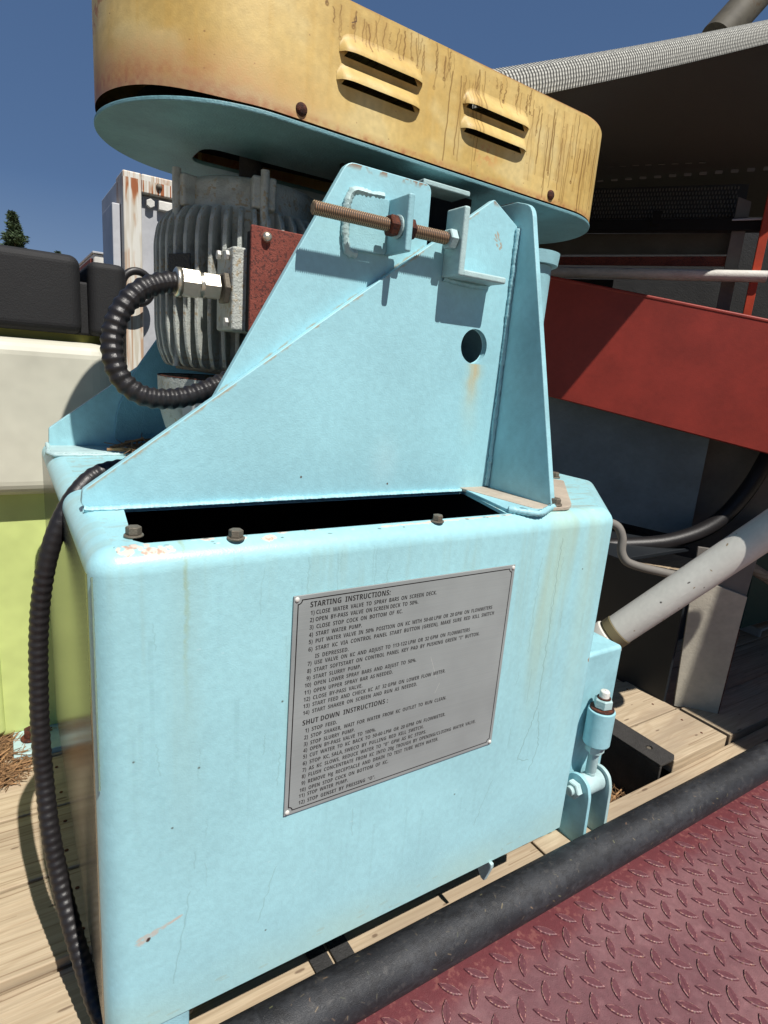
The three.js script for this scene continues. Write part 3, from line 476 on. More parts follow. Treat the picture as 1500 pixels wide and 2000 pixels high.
/* ---------- belt guard ---------- */
{
  const c1 = [0.262, -0.42], R1 = 0.190, c2 = [0.848, -0.42], R2 = 0.167, nx = (R1 - R2) / (c2[0] - c1[0]), nz = Math.sqrt(1 - nx * nx);
  const outline = off => { const a0 = Math.acos(nx), out = []; // starts at the front tangent of the small end, runs round the right end, back, left end
    for (let i = 0; i <= 40; i++) { const a = a0 - 2 * a0 * i / 40; out.push([c2[0] + Math.cos(a) * (R2 + off), c2[1] + Math.sin(a) * (R2 + off), Math.cos(a), Math.sin(a)]); }
    for (let i = 0; i <= 48; i++) { const a = -a0 - (2 * Math.PI - 2 * a0) * i / 48; out.push([c1[0] + Math.cos(a) * (R1 + off), c1[1] + Math.sin(a) * (R1 + off), Math.cos(a), Math.sin(a)]); }
    return out; };
  const slot = roundPts([[0.222, 0.505], [0.222, 0.415], [0.60, 0.415], [0.60, 0.505]], 0.03, 5);
  const plate = new THREE.ExtrudeGeometry(shape(outline(0).map(q => [q[0], -q[1]]), [slot]), { depth: 0.003, bevelEnabled: true, bevelThickness: 0.0015, bevelSize: 0.0015, bevelOffset: -0.0015, bevelSegments: 2 }).rotateX(-Math.PI / 2).translate(0, 1.0690, 0);
  put('guard_plate', plate, bumpy(S({ color: C(108, 154, 162), map: rep(mottle, 3, 3), roughness: 0.55 }), peel, 0.0006, 7), mach);
  // cover: curved wall (right end, back, left end) + flat front with louvre slots + lid
  const T1 = [c1[0] + nx * (R1 - 0.002), c1[1] + nz * (R1 - 0.002)], T2 = [c2[0] + nx * (R2 - 0.002), c2[1] + nz * (R2 - 0.002)], L = Math.hypot(T2[0] - T1[0], T2[1] - T1[1]);
  const yb = 1.0765, yt = 1.238, o = outline(-0.002), pos = [], nor = [], uv = [], idx = []; let s = L;
  const per = []; o.forEach((q, i) => { if (i) s += Math.hypot(q[0] - o[i - 1][0], q[1] - o[i - 1][1]); per.push(s); });
  const tot = per[per.length - 1];
  o.forEach((q, i) => {
    const lift = 0.013 * ss(0.22, 0.07, q[0]);
    const su = per[i] > L + 0.9 ? per[i] - tot : per[i];
    for (const [y, k] of [[yb + lift, 0], [yt - 0.004, 0], [yt - 0.0012, 0.5], [yt, 1]]) { const d = k === 1 ? 0.004 : k ? 0.0012 : 0; pos.push(q[0] - q[2] * d, y, q[1] - q[3] * d); const a = k * Math.PI / 2; nor.push(q[2] * Math.cos(a), Math.sin(a), q[3] * Math.cos(a)); uv.push((su + 0.6) / 1.8, (y - yb) / 0.185); }
    if (i) { for (let k = 0; k < 3; k++) { const a = (i - 1) * 4 + k, b = i * 4 + k; idx.push(a, b, b + 1, a, b + 1, a + 1); } }
  });
  const wall = new THREE.BufferGeometry(); wall.setAttribute('position', new THREE.Float32BufferAttribute(pos, 3)); wall.setAttribute('normal', new THREE.Float32BufferAttribute(nor, 3)); wall.setAttribute('uv', new THREE.Float32BufferAttribute(uv, 2)); wall.setIndex(idx);
  const B = new THREE.Matrix4().makeBasis(V(nz, 0, -nx), V(0, 1, 0), V(nx, 0, nz)).setPosition(T1[0], 0, T1[1]);
  const louv = [[0.352, 0.494, 1.1725], [0.350, 0.493, 1.1385], [0.574, 0.722, 1.1725], [0.574, 0.721, 1.1385]];
  const ax = x => (x - T1[0]) / nz;
  const flat = new THREE.ShapeGeometry(shape([[0, yb], [L, yb], [L, yt - 0.002], [0, yt - 0.002]], louv.map(([a, b, y]) => [[ax(a) + 0.008, y - 0.003], [ax(b) - 0.008, y - 0.003], [ax(b) - 0.02, y + 0.013], [ax(a) + 0.02, y + 0.013]])));
  { const p = flat.attributes.position, u = flat.attributes.uv; for (let i = 0; i < p.count; i++) u.setXY(i, (p.getX(i) + 0.6) / 1.8, (p.getY(i) - yb) / 0.185); }
  flat.applyMatrix4(B);
  const lid = new THREE.ShapeGeometry(shape(outline(-0.006).map(q => [q[0], -q[1]]))).rotateX(-Math.PI / 2).translate(0, yt, 0);
  { const u = lid.attributes.uv; for (let i = 0; i < u.count; i++) u.setXY(i, u.getX(i), 0.8); }
  const cover = put('belt_guard', mergeGeometries([wall.toNonIndexed(), flat.toNonIndexed(), lid.toNonIndexed()]), gold, mach, { uv: 1, label: 'faded yellow belt guard cover with rust at its left end' });
  for (const [a, b, y] of louv) {
    const nu = 28, nv = 10, A = ax(a), D = ax(b) - A, g = new THREE.PlaneGeometry(1, 1, nu, nv), p = g.attributes.position, u = g.attributes.uv;
    for (let j = 0; j <= nv; j++) for (let i = 0; i <= nu; i++) {
      const t = i / nu, v = j / nv, k = j * (nu + 1) + i, e = Math.min(t, 1 - t) * D, w = Math.sqrt(cl(1 - (1 - cl(e / 0.026)) ** 2)), X = A + t * D, Y = y + 0.027 * (1 - v) * (0.4 + 0.6 * w);
      p.setXYZ(k, X, Y, 0.0004 + 0.0125 * w * Math.pow(Math.sin(v * Math.PI / 2), 1.9)); u.setXY(k, (X + 0.6) / 1.8, (Y - yb) / 0.185);
    }
    g.computeVertexNormals(); g.applyMatrix4(B); put('louvre', g, gold, cover, { uv: 1 });
  }
  put('slot_blackout', plateY([[0.13, -0.36], [0.9, -0.34], [0.9, -0.5], [0.13, -0.56]], 1.098, 0.02, { r: 0.06 }), black, mach);  // black plate added above the slot so that the guard interior looks dark
  for (const [x, y] of [[0.300, 1.0885], [0.797, 1.089]]) { const g = onZ(dome(0.0085, 0.0055)); const q = onZ(hex(0.003, 0.002)).translate(0, 0, 0.005); g.translate(x, y, T1[1] - (x - T1[0]) * nx / nz); q.translate(x, y, T1[1] - (x - T1[0]) * nx / nz); put('screw', g, rust, cover); }
}
/* ---------- instruction plate ---------- */
{
  const w = 2048, h = 1740;
  const map = canvasTex(w, h, (x, y) => { const n = fbm(x / 420, y / 420, 4, 401), st = fbm(x / 400, y / 2.2, 2, 403); const k = 150 + (n - 0.5) * 22 + (st - 0.5) * 9; return [k * 0.925, k * 0.965, k * 0.965]; }, (g) => {
    g.fillStyle = '#050506'; g.strokeStyle = '#08080a';
    const m = 34, q = 30; g.lineWidth = 8; g.beginPath(); // border with scooped corners
    g.moveTo(m + q, m); g.lineTo(w - m - q, m); g.arc(w - m, m, q, Math.PI, Math.PI / 2, true); g.lineTo(w - m, h - m - q); g.arc(w - m, h - m, q, -Math.PI / 2, Math.PI, true); g.lineTo(m + q, h - m); g.arc(m, h - m, q, 0, -Math.PI / 2, true); g.lineTo(m, m + q); g.arc(m, m, q, Math.PI / 2, 0, true); g.closePath(); g.stroke();
    const T = [[0.06, 0.045, 0.383, 'STARTING  INSTRUCTIONS:', 1], [0.063, 0.081, 0.596, '1) CLOSE  WATER  VALVE  TO  SPRAY  BARS  ON  SCREEN  DECK.'], [0.062, 0.111, 0.513, '2) OPEN  BY-PASS  VALVE  ON SCREEN DECK  TO  50%.'], [0.062, 0.143, 0.444, '3)  CLOSE  STOP  COCK  ON  BOTTOM  OF  KC.'], [0.062, 0.175, 0.271, '4)  START  WATER  PUMP.'], [0.062, 0.206, 0.898, '5)  PUT  WATER  VALVE  IN  50%  POSITION  ON  KC  WITH  50-60 LPM  OR  20 GPM  ON  FLOWMETERS'], [0.062, 0.239, 0.913, '6)  START  KC  VIA  CONTROL  PANEL  START  BUTTON  (GREEN),  MAKE  SURE  RED  KILL  SWITCH'], [0.089, 0.273, 0.223, 'IS  DEPRESSED.'], [0.062, 0.302, 0.789, '7)  USE  VALVE  ON  KC  AND  ADJUST  TO  113-122 LPM  OR  32 GPM  ON  FLOWMETERS'], [0.062, 0.335, 0.845, '8)  START  SOFTSTART  ON  CONTROL  PANEL  KEY  PAD  BY  PUSHING  GREEN  "I"  BUTTON.'], [0.061, 0.367, 0.28, '9)  START  SLURRY  PUMP.'], [0.055, 0.398, 0.531, '10)  OPEN  LOWER  SPRAY  BARS  AND  ADJUST  TO  50%.'], [0.055, 0.430, 0.424, '11)  OPEN  UPPER  SPRAY  BAR  AS NEEDED.'], [0.054, 0.462, 0.293, '12)  CLOSE  BY-PASS  VALVE.'], [0.054, 0.492, 0.684, '13)  START  FEED  AND  CHECK  KC  AT  32 GPM  ON  LOWER  FLOW  METER.'], [0.054, 0.524, 0.546, '14)  START  SHAKER  ON  SCREEN  AND  RUN  AS  NEEDED.'], [0.054, 0.57, 0.414, 'SHUT DOWN  INSTRUCTIONS :', 1], [0.066, 0.609, 0.195, '1)  STOP  FEED.'], [0.064, 0.641, 0.705, '2)  STOP  SHAKER,  WAIT  FOR  WATER  FROM  KC  OUTLET  TO  RUN  CLEAN.'], [0.064, 0.673, 0.274, '3)  STOP  SLURRY  PUMP.'], [0.064, 0.703, 0.369, '4)  OPEN  BY-PASS  VALVE  TO  100%.'], [0.064, 0.733, 0.71, '5)  CUT  WATER  TO  KC  BACK  TO  50-60 LPM  OR  20 GPM  ON  FLOWMETER.'], [0.064, 0.766, 0.602, '6)  STOP  KC, SALA, SWECO  BY  PULLING  RED  KILL  SWITCH.'], [0.064, 0.798, 0.618, '7)  AS  KC  SLOWS,  REDUCE  WATER  TO  "0"  GPM  AS  KC  STOPS.'], [0.063, 0.829, 0.887, '8)  FLUSH  CONCENTRATE  FROM  KC  INTO  20g  TROUGH  BY  OPENING/CLOSING  WATER  VALVE.'], [0.063, 0.862, 0.687, '9)  REMOVE  Hg  RECEPTACLE  AND  DRAIN  TO  TEST  TUBE  WITH  WATER.'], [0.057, 0.895, 0.441, '10)  OPEN  STOP  COCK  ON  BOTTOM  OF  KC.'], [0.055, 0.923, 0.26, '11)  STOP  WATER  PUMP.'], [0.055, 0.956, 0.385, '12)  STOP  GENSET  BY  PRESSING  "O".']];
    g.textBaseline = 'middle';
    for (const [u, v, u1, t, big] of T) { g.font = `bold ${big ? 58 : 44}px sans-serif`; const tw = g.measureText(t).width, sx = (u1 - u) * w / tw; g.save(); g.translate(u * w, v * h); g.scale(sx, 1); g.fillText(t, 0, 0); g.restore(); }
    g.strokeStyle = 'rgba(225,222,214,.5)'; g.lineWidth = 2; g.beginPath(); g.moveTo(0.6 * w, 0.4 * h); g.lineTo(0.64 * w, 0.52 * h); g.moveTo(0.66 * w, 0.55 * h); g.lineTo(0.64 * w, 0.6 * h); g.stroke();
  });
  const g = box(0.2142, 0.5692, 0.1938, 0.4962, 0.0004, 0.0026, 0.0008), p = g.attributes.position, uv = g.attributes.uv;
  for (let i = 0; i < p.count; i++) uv.setXY(i, (p.getX(i) - 0.2142) / 0.355, (p.getY(i) - 0.1938) / 0.3024);
  const sign = put('instruction_plate', g, S({ map, roughness: 0.5 }), mach, { uv: 1, label: 'grey engraved plate of starting and shut down instructions' });
  for (const [x, y] of [[0.2185, 0.1985], [0.565, 0.1985], [0.2185, 0.4915], [0.565, 0.4915]]) put('rivet', onZ(dome(0.0032, 0.0022)).translate(x, y, 0.0026), white, sign);
}
/* ---------- motor ---------- */
{
  const mx = 0.31, mz = -0.455;
  const prof = [[0.001, 1.026], [0.1, 1.026], [0.111, 1.022], [0.115, 1.012], [0.1155, 0.985], [0.119, 0.98], [0.121, 0.97], [0.121, 0.75], [0.118, 0.735], [0.06, 0.73], [0.001, 0.73]].reverse();
  const mot = put('electric_motor', lathe(prof, 56).translate(mx, 0, mz), motorM, mach, { label: 'grey finned electric motor hanging under the guard' });
  const fin = [[0.11, 0.738], [0.136, 0.740], [0.147, 0.765], [0.152, 0.80], [0.152, 0.93], [0.147, 0.958], [0.132, 0.978], [0.11, 0.98]];
  const fg = boxUV(ext(fin, 0.0065, { r: 0.008, bevel: 0.0015 }).translate(0, 0, -0.00325)), NF = 44;
  for (let i = 0; i < NF; i++) put('cooling_fin', fg, motorM, mot, { uv: 1, at: [mx, 0, mz], rot: [0, i / NF * Math.PI * 2, 0] });
  put('fan_cowl', lathe([[0.001, 0.588], [0.06, 0.590], [0.108, 0.605], [0.136, 0.635], [0.147, 0.675], [0.148, 0.722], [0.1455, 0.722], [0.144, 0.675], [0.13, 0.64]], 56).translate(mx, 0, mz), motorM, mot);
  put('cowl_rim', new THREE.TorusGeometry(0.147, 0.0013, 8, 64).rotateX(Math.PI / 2).translate(mx, 0.7225, mz), rust, mot);
  for (const a of [1.75, 2.85, 0.6]) { const q = [mx + Math.cos(a) * 0.119, mz + Math.sin(a) * 0.119]; put('end_bell_boss', box(-0.018, 0.018, 0.978, 1.023, -0.012, 0.014, 0.004, 2).rotateY(Math.PI / 2 - a).translate(q[0], 0, q[1]), motorM, mot); put('tie_bolt', cyl([q[0] + Math.cos(a) * 0.015, 0.74, q[1] + Math.sin(a) * 0.015], [q[0] + Math.cos(a) * 0.015, 1.03, q[1] + Math.sin(a) * 0.015], 0.0065), motorM, mot); }
  put('shaft', cyl([mx, 1.02, mz], [mx, 1.09, mz], 0.019), darkSteel, mot);
  const np = 2.62; put('motor_nameplate', box(-0.022, 0.022, 0.845, 0.905, -0.001, 0.001, 0.0006).rotateY(Math.PI / 2 - np).translate(mx + Math.cos(np) * 0.154, 0, mz + Math.sin(np) * 0.154), angleM, mot);
  // white sticker on the cowl
  const st = new THREE.CylinderGeometry(0.1492, 0.148, 0.036, 16, 1, true, -1.05, 0.55).translate(mx, 0.683, mz);
  put('sticker', st, S({ color: C(186, 190, 188), roughness: 0.5 }), mot);
  // terminal box
  const tb = put('terminal_box', box(0.2145, 0.31, 0.797, 0.907, -0.318, -0.2455, 0.004, 2), motorM, mach, { label: 'grey cast terminal box on the motor front' });
  for (const [x, y, z] of [[0.213, 0.896, -0.262], [0.213, 0.900, -0.300], [0.213, 0.808, -0.262]]) put('screw', onX(hex(0.0065, 0.005)).translate(x - 0.004, y, z), white, tb);
  put('gasket', box(0.2335, 0.32, 0.797, 0.928, -0.2458, -0.2288, 0.002), black, tb);
  const cv = put('terminal_cover', box(0.2315, 0.34, 0.788, 0.9335, -0.2288, -0.2228, 0.002), redRust, mach, { label: 'rust red flat terminal box cover' });
  put('screw', [onZ(dome(0.0066, 0.005)).translate(0.2525, 0.9205, -0.2190), cyl([0.2525, 0.9205, -0.2235], [0.2525, 0.9205, -0.219], 0.0066)], nickel, cv);
  // cable gland
  const gl = put('cable_gland', [onX(hex(0.0195, 0.026, 0.06)).translate(0.150, 0.853, -0.27), onX(lathe([[0.001, 0], [0.0165, 0], [0.0192, 0.002], [0.0192, 0.008], [0.001, 0.008]], 24)).translate(0.144, 0.853, -0.27), cyl([0.174, 0.853, -0.27], [0.181, 0.853, -0.27], 0.0165), onX(hex(0.0178, 0.023, 0.05)).translate(0.180, 0.853, -0.27)], nickel, mach, { label: 'shiny nickel cable gland at the hose end' });
  put('lock_nut', onX(hex(0.0225, 0.008)).translate(0.2065, 0.853, -0.27), boltM, gl);
}
/* ---------- hinge bracket and eye bolt at the right end ---------- */
{
  const b = put('hinge_bracket', box(0.895, 1.066, -0.24, 0.213, -0.215, -0.12, 0.009, 3), teal, mach, { label: 'pale blue bracket post behind the eye bolt' });
  put('weld_bead', weld([[0.905, 0.2, -0.118], [0.904, 0.05, -0.118], [0.903, -0.1, -0.118]], 0.004, 14), tealPale, b);
  const cx = 0.985, cz = -0.0905;
  const s = put('eye_bolt_sleeve', lathe([[0.010, 0.012], [0.027, 0.012], [0.0285, 0.015], [0.0285, 0.091], [0.027, 0.094], [0.010, 0.094]], 32).translate(cx, 0, cz), teal, mach);
  put('washer', lathe([[0.009, 0], [0.025, 0], [0.0255, 0.002], [0.024, 0.004], [0.009, 0.004]], 28).translate(cx, 0.0942, cz), rust, s);
  const eb = put('eye_bolt', [cyl([cx, -0.075, cz], [cx, 0.01, cz], 0.0105), cyl([cx - 0.028, -0.088, cz], [cx + 0.027, -0.088, cz], 0.0235, 0.0235, 32)], tealPale, mach, { label: 'pale blue eye bolt in its sleeve with rusty nuts' });
  put('nut', hex(0.0195, 0.021).rotateY(0.3).translate(cx, 0.0985, cz), tealPale, eb);
  put('stud_end', lathe([[0.001, 0.138], [0.0085, 0.137], [0.0105, 0.134], [0.0105, 0.119], [0.013, 0.117]].reverse(), 20).translate(cx, 0, cz), white, eb);
  put('rust_ring', new THREE.TorusGeometry(0.0118, 0.0028, 8, 24).rotateX(Math.PI / 2).translate(cx, 0.1205, cz), rust, eb);
  put('nut', hex(0.02, 0.02).rotateY(0.7).translate(cx, -0.010, cz), tealPale, eb);
  { const pr = []; for (let i = 0; i < 16; i++) { pr.push([0.0115, i * 0.003]); pr.push([0.0098, i * 0.003 + 0.0015]); } put('thread', lathe(pr, 18).translate(cx, -0.06, cz), tealPale, eb); }
  const strap = (x0) => plateX([[-0.122, -0.24], [-0.122, -0.088, 0.03], [-0.112, -0.062, 0.015], [-0.088, -0.0545, 0.02], [-0.066, -0.064, 0.015], [-0.0565, -0.09, 0.03], [-0.052, -0.24]], x0, 0.009, { r: 0.004 });
  put('clevis_strap', strap(0.9545), teal, mach); put('clevis_strap', strap(1.0235), tealPale, mach);
  put('clevis_bolt', [onX(hex(0.0195, 0.016)).translate(0.928, -0.088, cz), onX(lathe([[0.001, 0], [0.009, 0.0], [0.0105, 0.0015], [0.0105, 0.012], [0.001, 0.012]], 20)).translate(0.9195, -0.088, cz), onX(hex(0.018, 0.014)).translate(1.025, -0.088, cz)], tealPale, mach);
}
/* ---------- black ribbed conduit ---------- */
{
  const rib = (r, p, amp) => (s, a) => r + amp * (0.5 + 0.5 * Math.sin(2 * Math.PI * (s / p + a * 0)) ** 1) - amp * 0.5;
  const pts = [[0.150, 0.853, -0.27], [0.128, 0.849, -0.268], [0.100, 0.836, -0.263], [0.077, 0.811, -0.258], [0.064, 0.779, -0.255], [0.063, 0.747, -0.250], [0.074, 0.719, -0.245], [0.096, 0.703, -0.240], [0.127, 0.700, -0.237], [0.160, 0.707, -0.236], [0.195, 0.722, -0.238], [0.235, 0.740, -0.245], [0.262, 0.735, -0.262], [0.262, 0.69, -0.275], [0.22, 0.63, -0.285], [0.15, 0.598, -0.300], [0.09, 0.594, -0.322], [0.048, 0.583, -0.325], [0.020, 0.560, -0.310], [-0.003, 0.522, -0.300], [-0.020, 0.472, -0.297], [-0.031, 0.413, -0.299], [-0.037, 0.352, -0.299], [-0.040, 0.290, -0.295], [-0.042, 0.220, -0.288], [-0.041, 0.142, -0.278], [-0.038, 0.070, -0.255], [-0.030, -0.001, -0.230], [-0.020, -0.056, -0.196], [-0.009, -0.102, -0.163], [0.005, -0.142, -0.118], [0.026, -0.172, -0.092], [0.075, -0.194, -0.098], [0.16, -0.2, -0.13], [0.30, -0.2, -0.16]];
  const g = sweep(pts, (s) => (s < 0.36 ? 0.0134 : 0.0124) + (s < 0.36 ? 0.0009 : 0.00055) * Math.sin(2 * Math.PI * s / (s < 0.36 ? 0.0118 : 0.0118)) * (s > 0.72 && s < 0.86 ? 0.4 : 1), 18, false, 0.0016);
  const m = put('ribbed_conduit', g, rubber, scene); tag(m, 'black ribbed cable conduit looping from the motor down beside the blue housing', 'cable conduit');
}
/* ---------- dry needles ---------- */
function needles(name, label, spots, seed) {
  const g = cyl([-0.03, 0, 0], [0.03, 0.004, 0], 0.0009, 0.0006, 5), R = rng(seed), list = [];
  for (const [x, y, z, sx, sz, n, hh, dir] of spots) for (let i = 0; i < n; i++) { const a = R() * 6.28, q = Math.sqrt(R()); list.push([x + Math.cos(a) * q * sx, y + 0.001 + R() * R() * hh, z + Math.sin(a) * q * sz, dir + (R() - 0.5) * 2.6, (R() - 0.5) * 0.5, 0.5 + R() * 0.9]); }
  const im = new THREE.InstancedMesh(g, straw, list.length), m = new THREE.Matrix4(), q = new THREE.Quaternion(), e = new THREE.Euler(), c = new THREE.Color();
  list.forEach((p, i) => { m.compose(V(p[0], p[1], p[2]), q.setFromEuler(e.set(0, p[3], p[4])), V(p[5], 1 + (R() < 0.1 ? 2.2 : 0), 1 + (R() < 0.1 ? 2.2 : 0))); im.setMatrixAt(i, m); const k = 0.5 + R() * 0.7; im.setColorAt(i, c.setRGB(k, k * 0.95, k * 0.9)); });
  im.name = numbered(name); im.castShadow = im.receiveShadow = true; scene.add(im); tag(im, label, 'dry needles'); im.userData.kind = 'stuff';
}
needles('dry_needles', 'dry brown pine needles heaped on the deck in front of the tank', [[-0.13, -0.2, -0.86, 0.085, 0.1, 420, 0.02, 0.4], [-0.2, -0.2, -0.8, 0.12, 0.06, 200, 0.015, 1], [-0.1, -0.2, -0.95, 0.1, 0.03, 160, 0.015, 0.3]], 41);
needles('dry_needles', 'small tuft of dry needles on top of the blue housing', [[0.175, 0.572, -0.575, 0.045, 0.028, 70, 0.008, 0.2], [0.15, 0.574, -0.62, 0.02, 0.02, 26, 0.012, 0.9]], 42);
needles('dry_needles', 'dry needles in the dark pit beside the eye bolt', [[1.24, -0.335, -0.2, 0.09, 0.1, 200, 0.02, 0.8]], 43);

/* ---------- plastic tank on the left ---------- */
{
  const t = thing('water_tank', 'large plastic water tank, cream above and lime below, with a black lid', 'tank', [-0.5, -0.2, -1.4]);
  const slab = (x0, x1, z0, z1, y0, y1, r, rb) => new THREE.ExtrudeGeometry(shape(roundPts([[x0, -z1], [x1, -z1], [x1, -z0], [x0, -z0]], r, 10)), { depth: y1 - y0 - 2 * rb, bevelEnabled: true, bevelThickness: rb, bevelSize: rb, bevelOffset: -rb, bevelSegments: 6, curveSegments: 12 }).rotateX(-Math.PI / 2).translate(0, y0 + rb, 0);
  put('lower_body', slab(-1.5, 0.155, -1.95, -0.955, -0.198, 0.45, 0.12, 0.02), limeTank, t, { label: 'lime yellow lower half of the tank' });
  put('upper_body', slab(-1.55, 0.185, -2.0, -0.895, 0.425, 0.765, 0.09, 0.035), creamTank, t, { label: 'cream upper half of the tank' });
  put('neck', slab(-1.48, 0.165, -1.9, -0.95, 0.75, 0.80, 0.08, 0.005), oliveTank, t);
  const lid = put('lid', slab(-1.55, 0.098, -2.0, -0.905, 0.782, 0.945, 0.03, 0.02), blackTank, t, { label: 'black plastic lid of the tank' });
  put('lid_corner', slab(0.112, 0.19, -2.0, -0.905, 0.782, 0.938, 0.028, 0.014), blackTank, lid);
  put('lid_bridge', slab(0.07, 0.15, -1.9, -0.935, 0.782, 0.895, 0.01, 0.006), blackTank, lid);
  put('rib', [slab(-0.16, -0.10, -1.0, -0.945, -0.18, 0.35, 0.02, 0.01), slab(-0.42, -0.36, -1.0, -0.945, -0.18, 0.35, 0.02, 0.01), slab(0.07, 0.115, -1.0, -0.945, -0.18, 0.35, 0.02, 0.01)], limeTank, t);
}
/* ---------- electrical cabinet ---------- */
{
  const t = thing('electrical_cabinet', 'off white steel cabinet with rust streaked frame behind the motor', 'cabinet', [0.42, -0.2, -1.55]);
  put('frame', [box(0.262, 0.312, -0.2, 1.248, -1.5, -1.38, 0.004), box(0.312, 0.7, 1.198, 1.248, -1.5, -1.38, 0.004)], panelM, t);
  put('door', box(0.3125, 0.7, -0.2, 1.1975, -1.5, -1.405, 0.003), panelGrey, t);
  put('side_box', box(0.238, 0.2615, 0.98, 1.165, -1.62, -1.42, 0.003), panelGrey, t);
  put('back', box(0.262, 0.7, -0.2, 1.24, -1.8, -1.5, 0.004), panelGrey, t);
  put('screw', onZ(dome(0.009, 0.01)).translate(0.36, 1.222, -1.38), boltM, t);
  put('latch', [onZ(hex(0.013, 0.014)).translate(0.338, 1.176, -1.401), box(0.36, 0.40, 1.162, 1.188, -1.405, -1.385, 0.003)], white, t);
}
{
  const m = put('rubber_ring', new THREE.TorusGeometry(0.042, 0.0105, 14, 40).scale(1, 1.05, 1).rotateY(0.15).translate(0.29, 0.935, -1.345), rubber, scene);
  tag(m, 'black rubber ring hanging on the front of the off white cabinet', 'ring');
}
{
  const t = thing('white_trailer', 'white box trailer body far off behind the tank lid', 'trailer', [0.9, -1.35, -7.2]);
  put('body', box(0.80, 0.985, -0.9, 1.665, -8.5, -6.5, 0.02), white, t); put('roof_rail', box(0.79, 0.995, 1.666, 1.685, -8.5, -6.48, 0.004), panelGrey, t);
  put('chassis', box(0.80, 1.0, -1.35, -0.9, -8.3, -6.7, 0.01), darkSteel, t); put('side_panel', box(0.776, 0.7995, -0.85, 1.62, -8.4, -6.55, 0.004), redRust, t);
}
/* ---------- conifers ---------- */
function conifer(x, z, base, top, wBase, seed, label) {
  const t = thing('conifer', label, 'tree', [x, base, z]), R = rng(seed), H = top - base;
  put('trunk', new THREE.CylinderGeometry(0.05, H * 0.022, H * 0.97, 10).translate(x, base + H * 0.485, z), S({ color: C(84, 66, 50), roughness: 0.95 }), t);
  const pos = [], col = [];
  for (let i = 0; i < 5200; i++) {
    const f = Math.pow(R(), 0.75), bb = Math.floor(f * 22), y = base + H * (0.12 + 0.88 * f), lay = 0.72 + 0.28 * Math.sin(f * 70 + Math.floor(R() * 3)), rad = wBase * Math.pow(1 - f, 0.62) * lay * (0.62 + 0.5 * hash(bb, 3, seed)) + 0.1;
    const a = hash(bb, Math.floor(R() * 7), seed + 5) * 6.283 + (R() - 0.5) * 1.0, q = Math.pow(R(), 0.45) * rad, cx = x + Math.cos(a) * q, cz = z + Math.sin(a) * q, cy = y - q * 0.18, s = 0.16 + R() * 0.3, k = 0.55 + R() * 0.75;
    for (let m = 0; m < 2; m++) { const b = R() * 6.28, e = R() * 1.6 - 0.8; const u = V(Math.cos(b), e, Math.sin(b)).normalize().multiplyScalar(s), w = V(R() - 0.5, R() - 0.5, R() - 0.5).normalize().multiplyScalar(s * 0.45); pos.push(cx - u.x, cy - u.y, cz - u.z, cx + u.x, cy + u.y, cz + u.z, cx + w.x, cy + w.y, cz + w.z); for (let c = 0; c < 3; c++) col.push(0.045 * k, 0.075 * k, 0.03 * k); }
  }
  const g = new THREE.BufferGeometry(); g.setAttribute('position', new THREE.Float32BufferAttribute(pos, 3)); g.setAttribute('color', new THREE.Float32BufferAttribute(col, 3)); g.computeVertexNormals();
  put('crown', g, S({ vertexColors: true, roughness: 0.9, side: THREE.DoubleSide }), t);
}
conifer(1.85, -75.2, -1.35, 13.1, 3.5, 7, 'dark green conifer rising above the black tank lid');
conifer(7.0, -92, -1.35, 12.0, 1.8, 8, 'tip of a farther conifer just above the black tank lid');

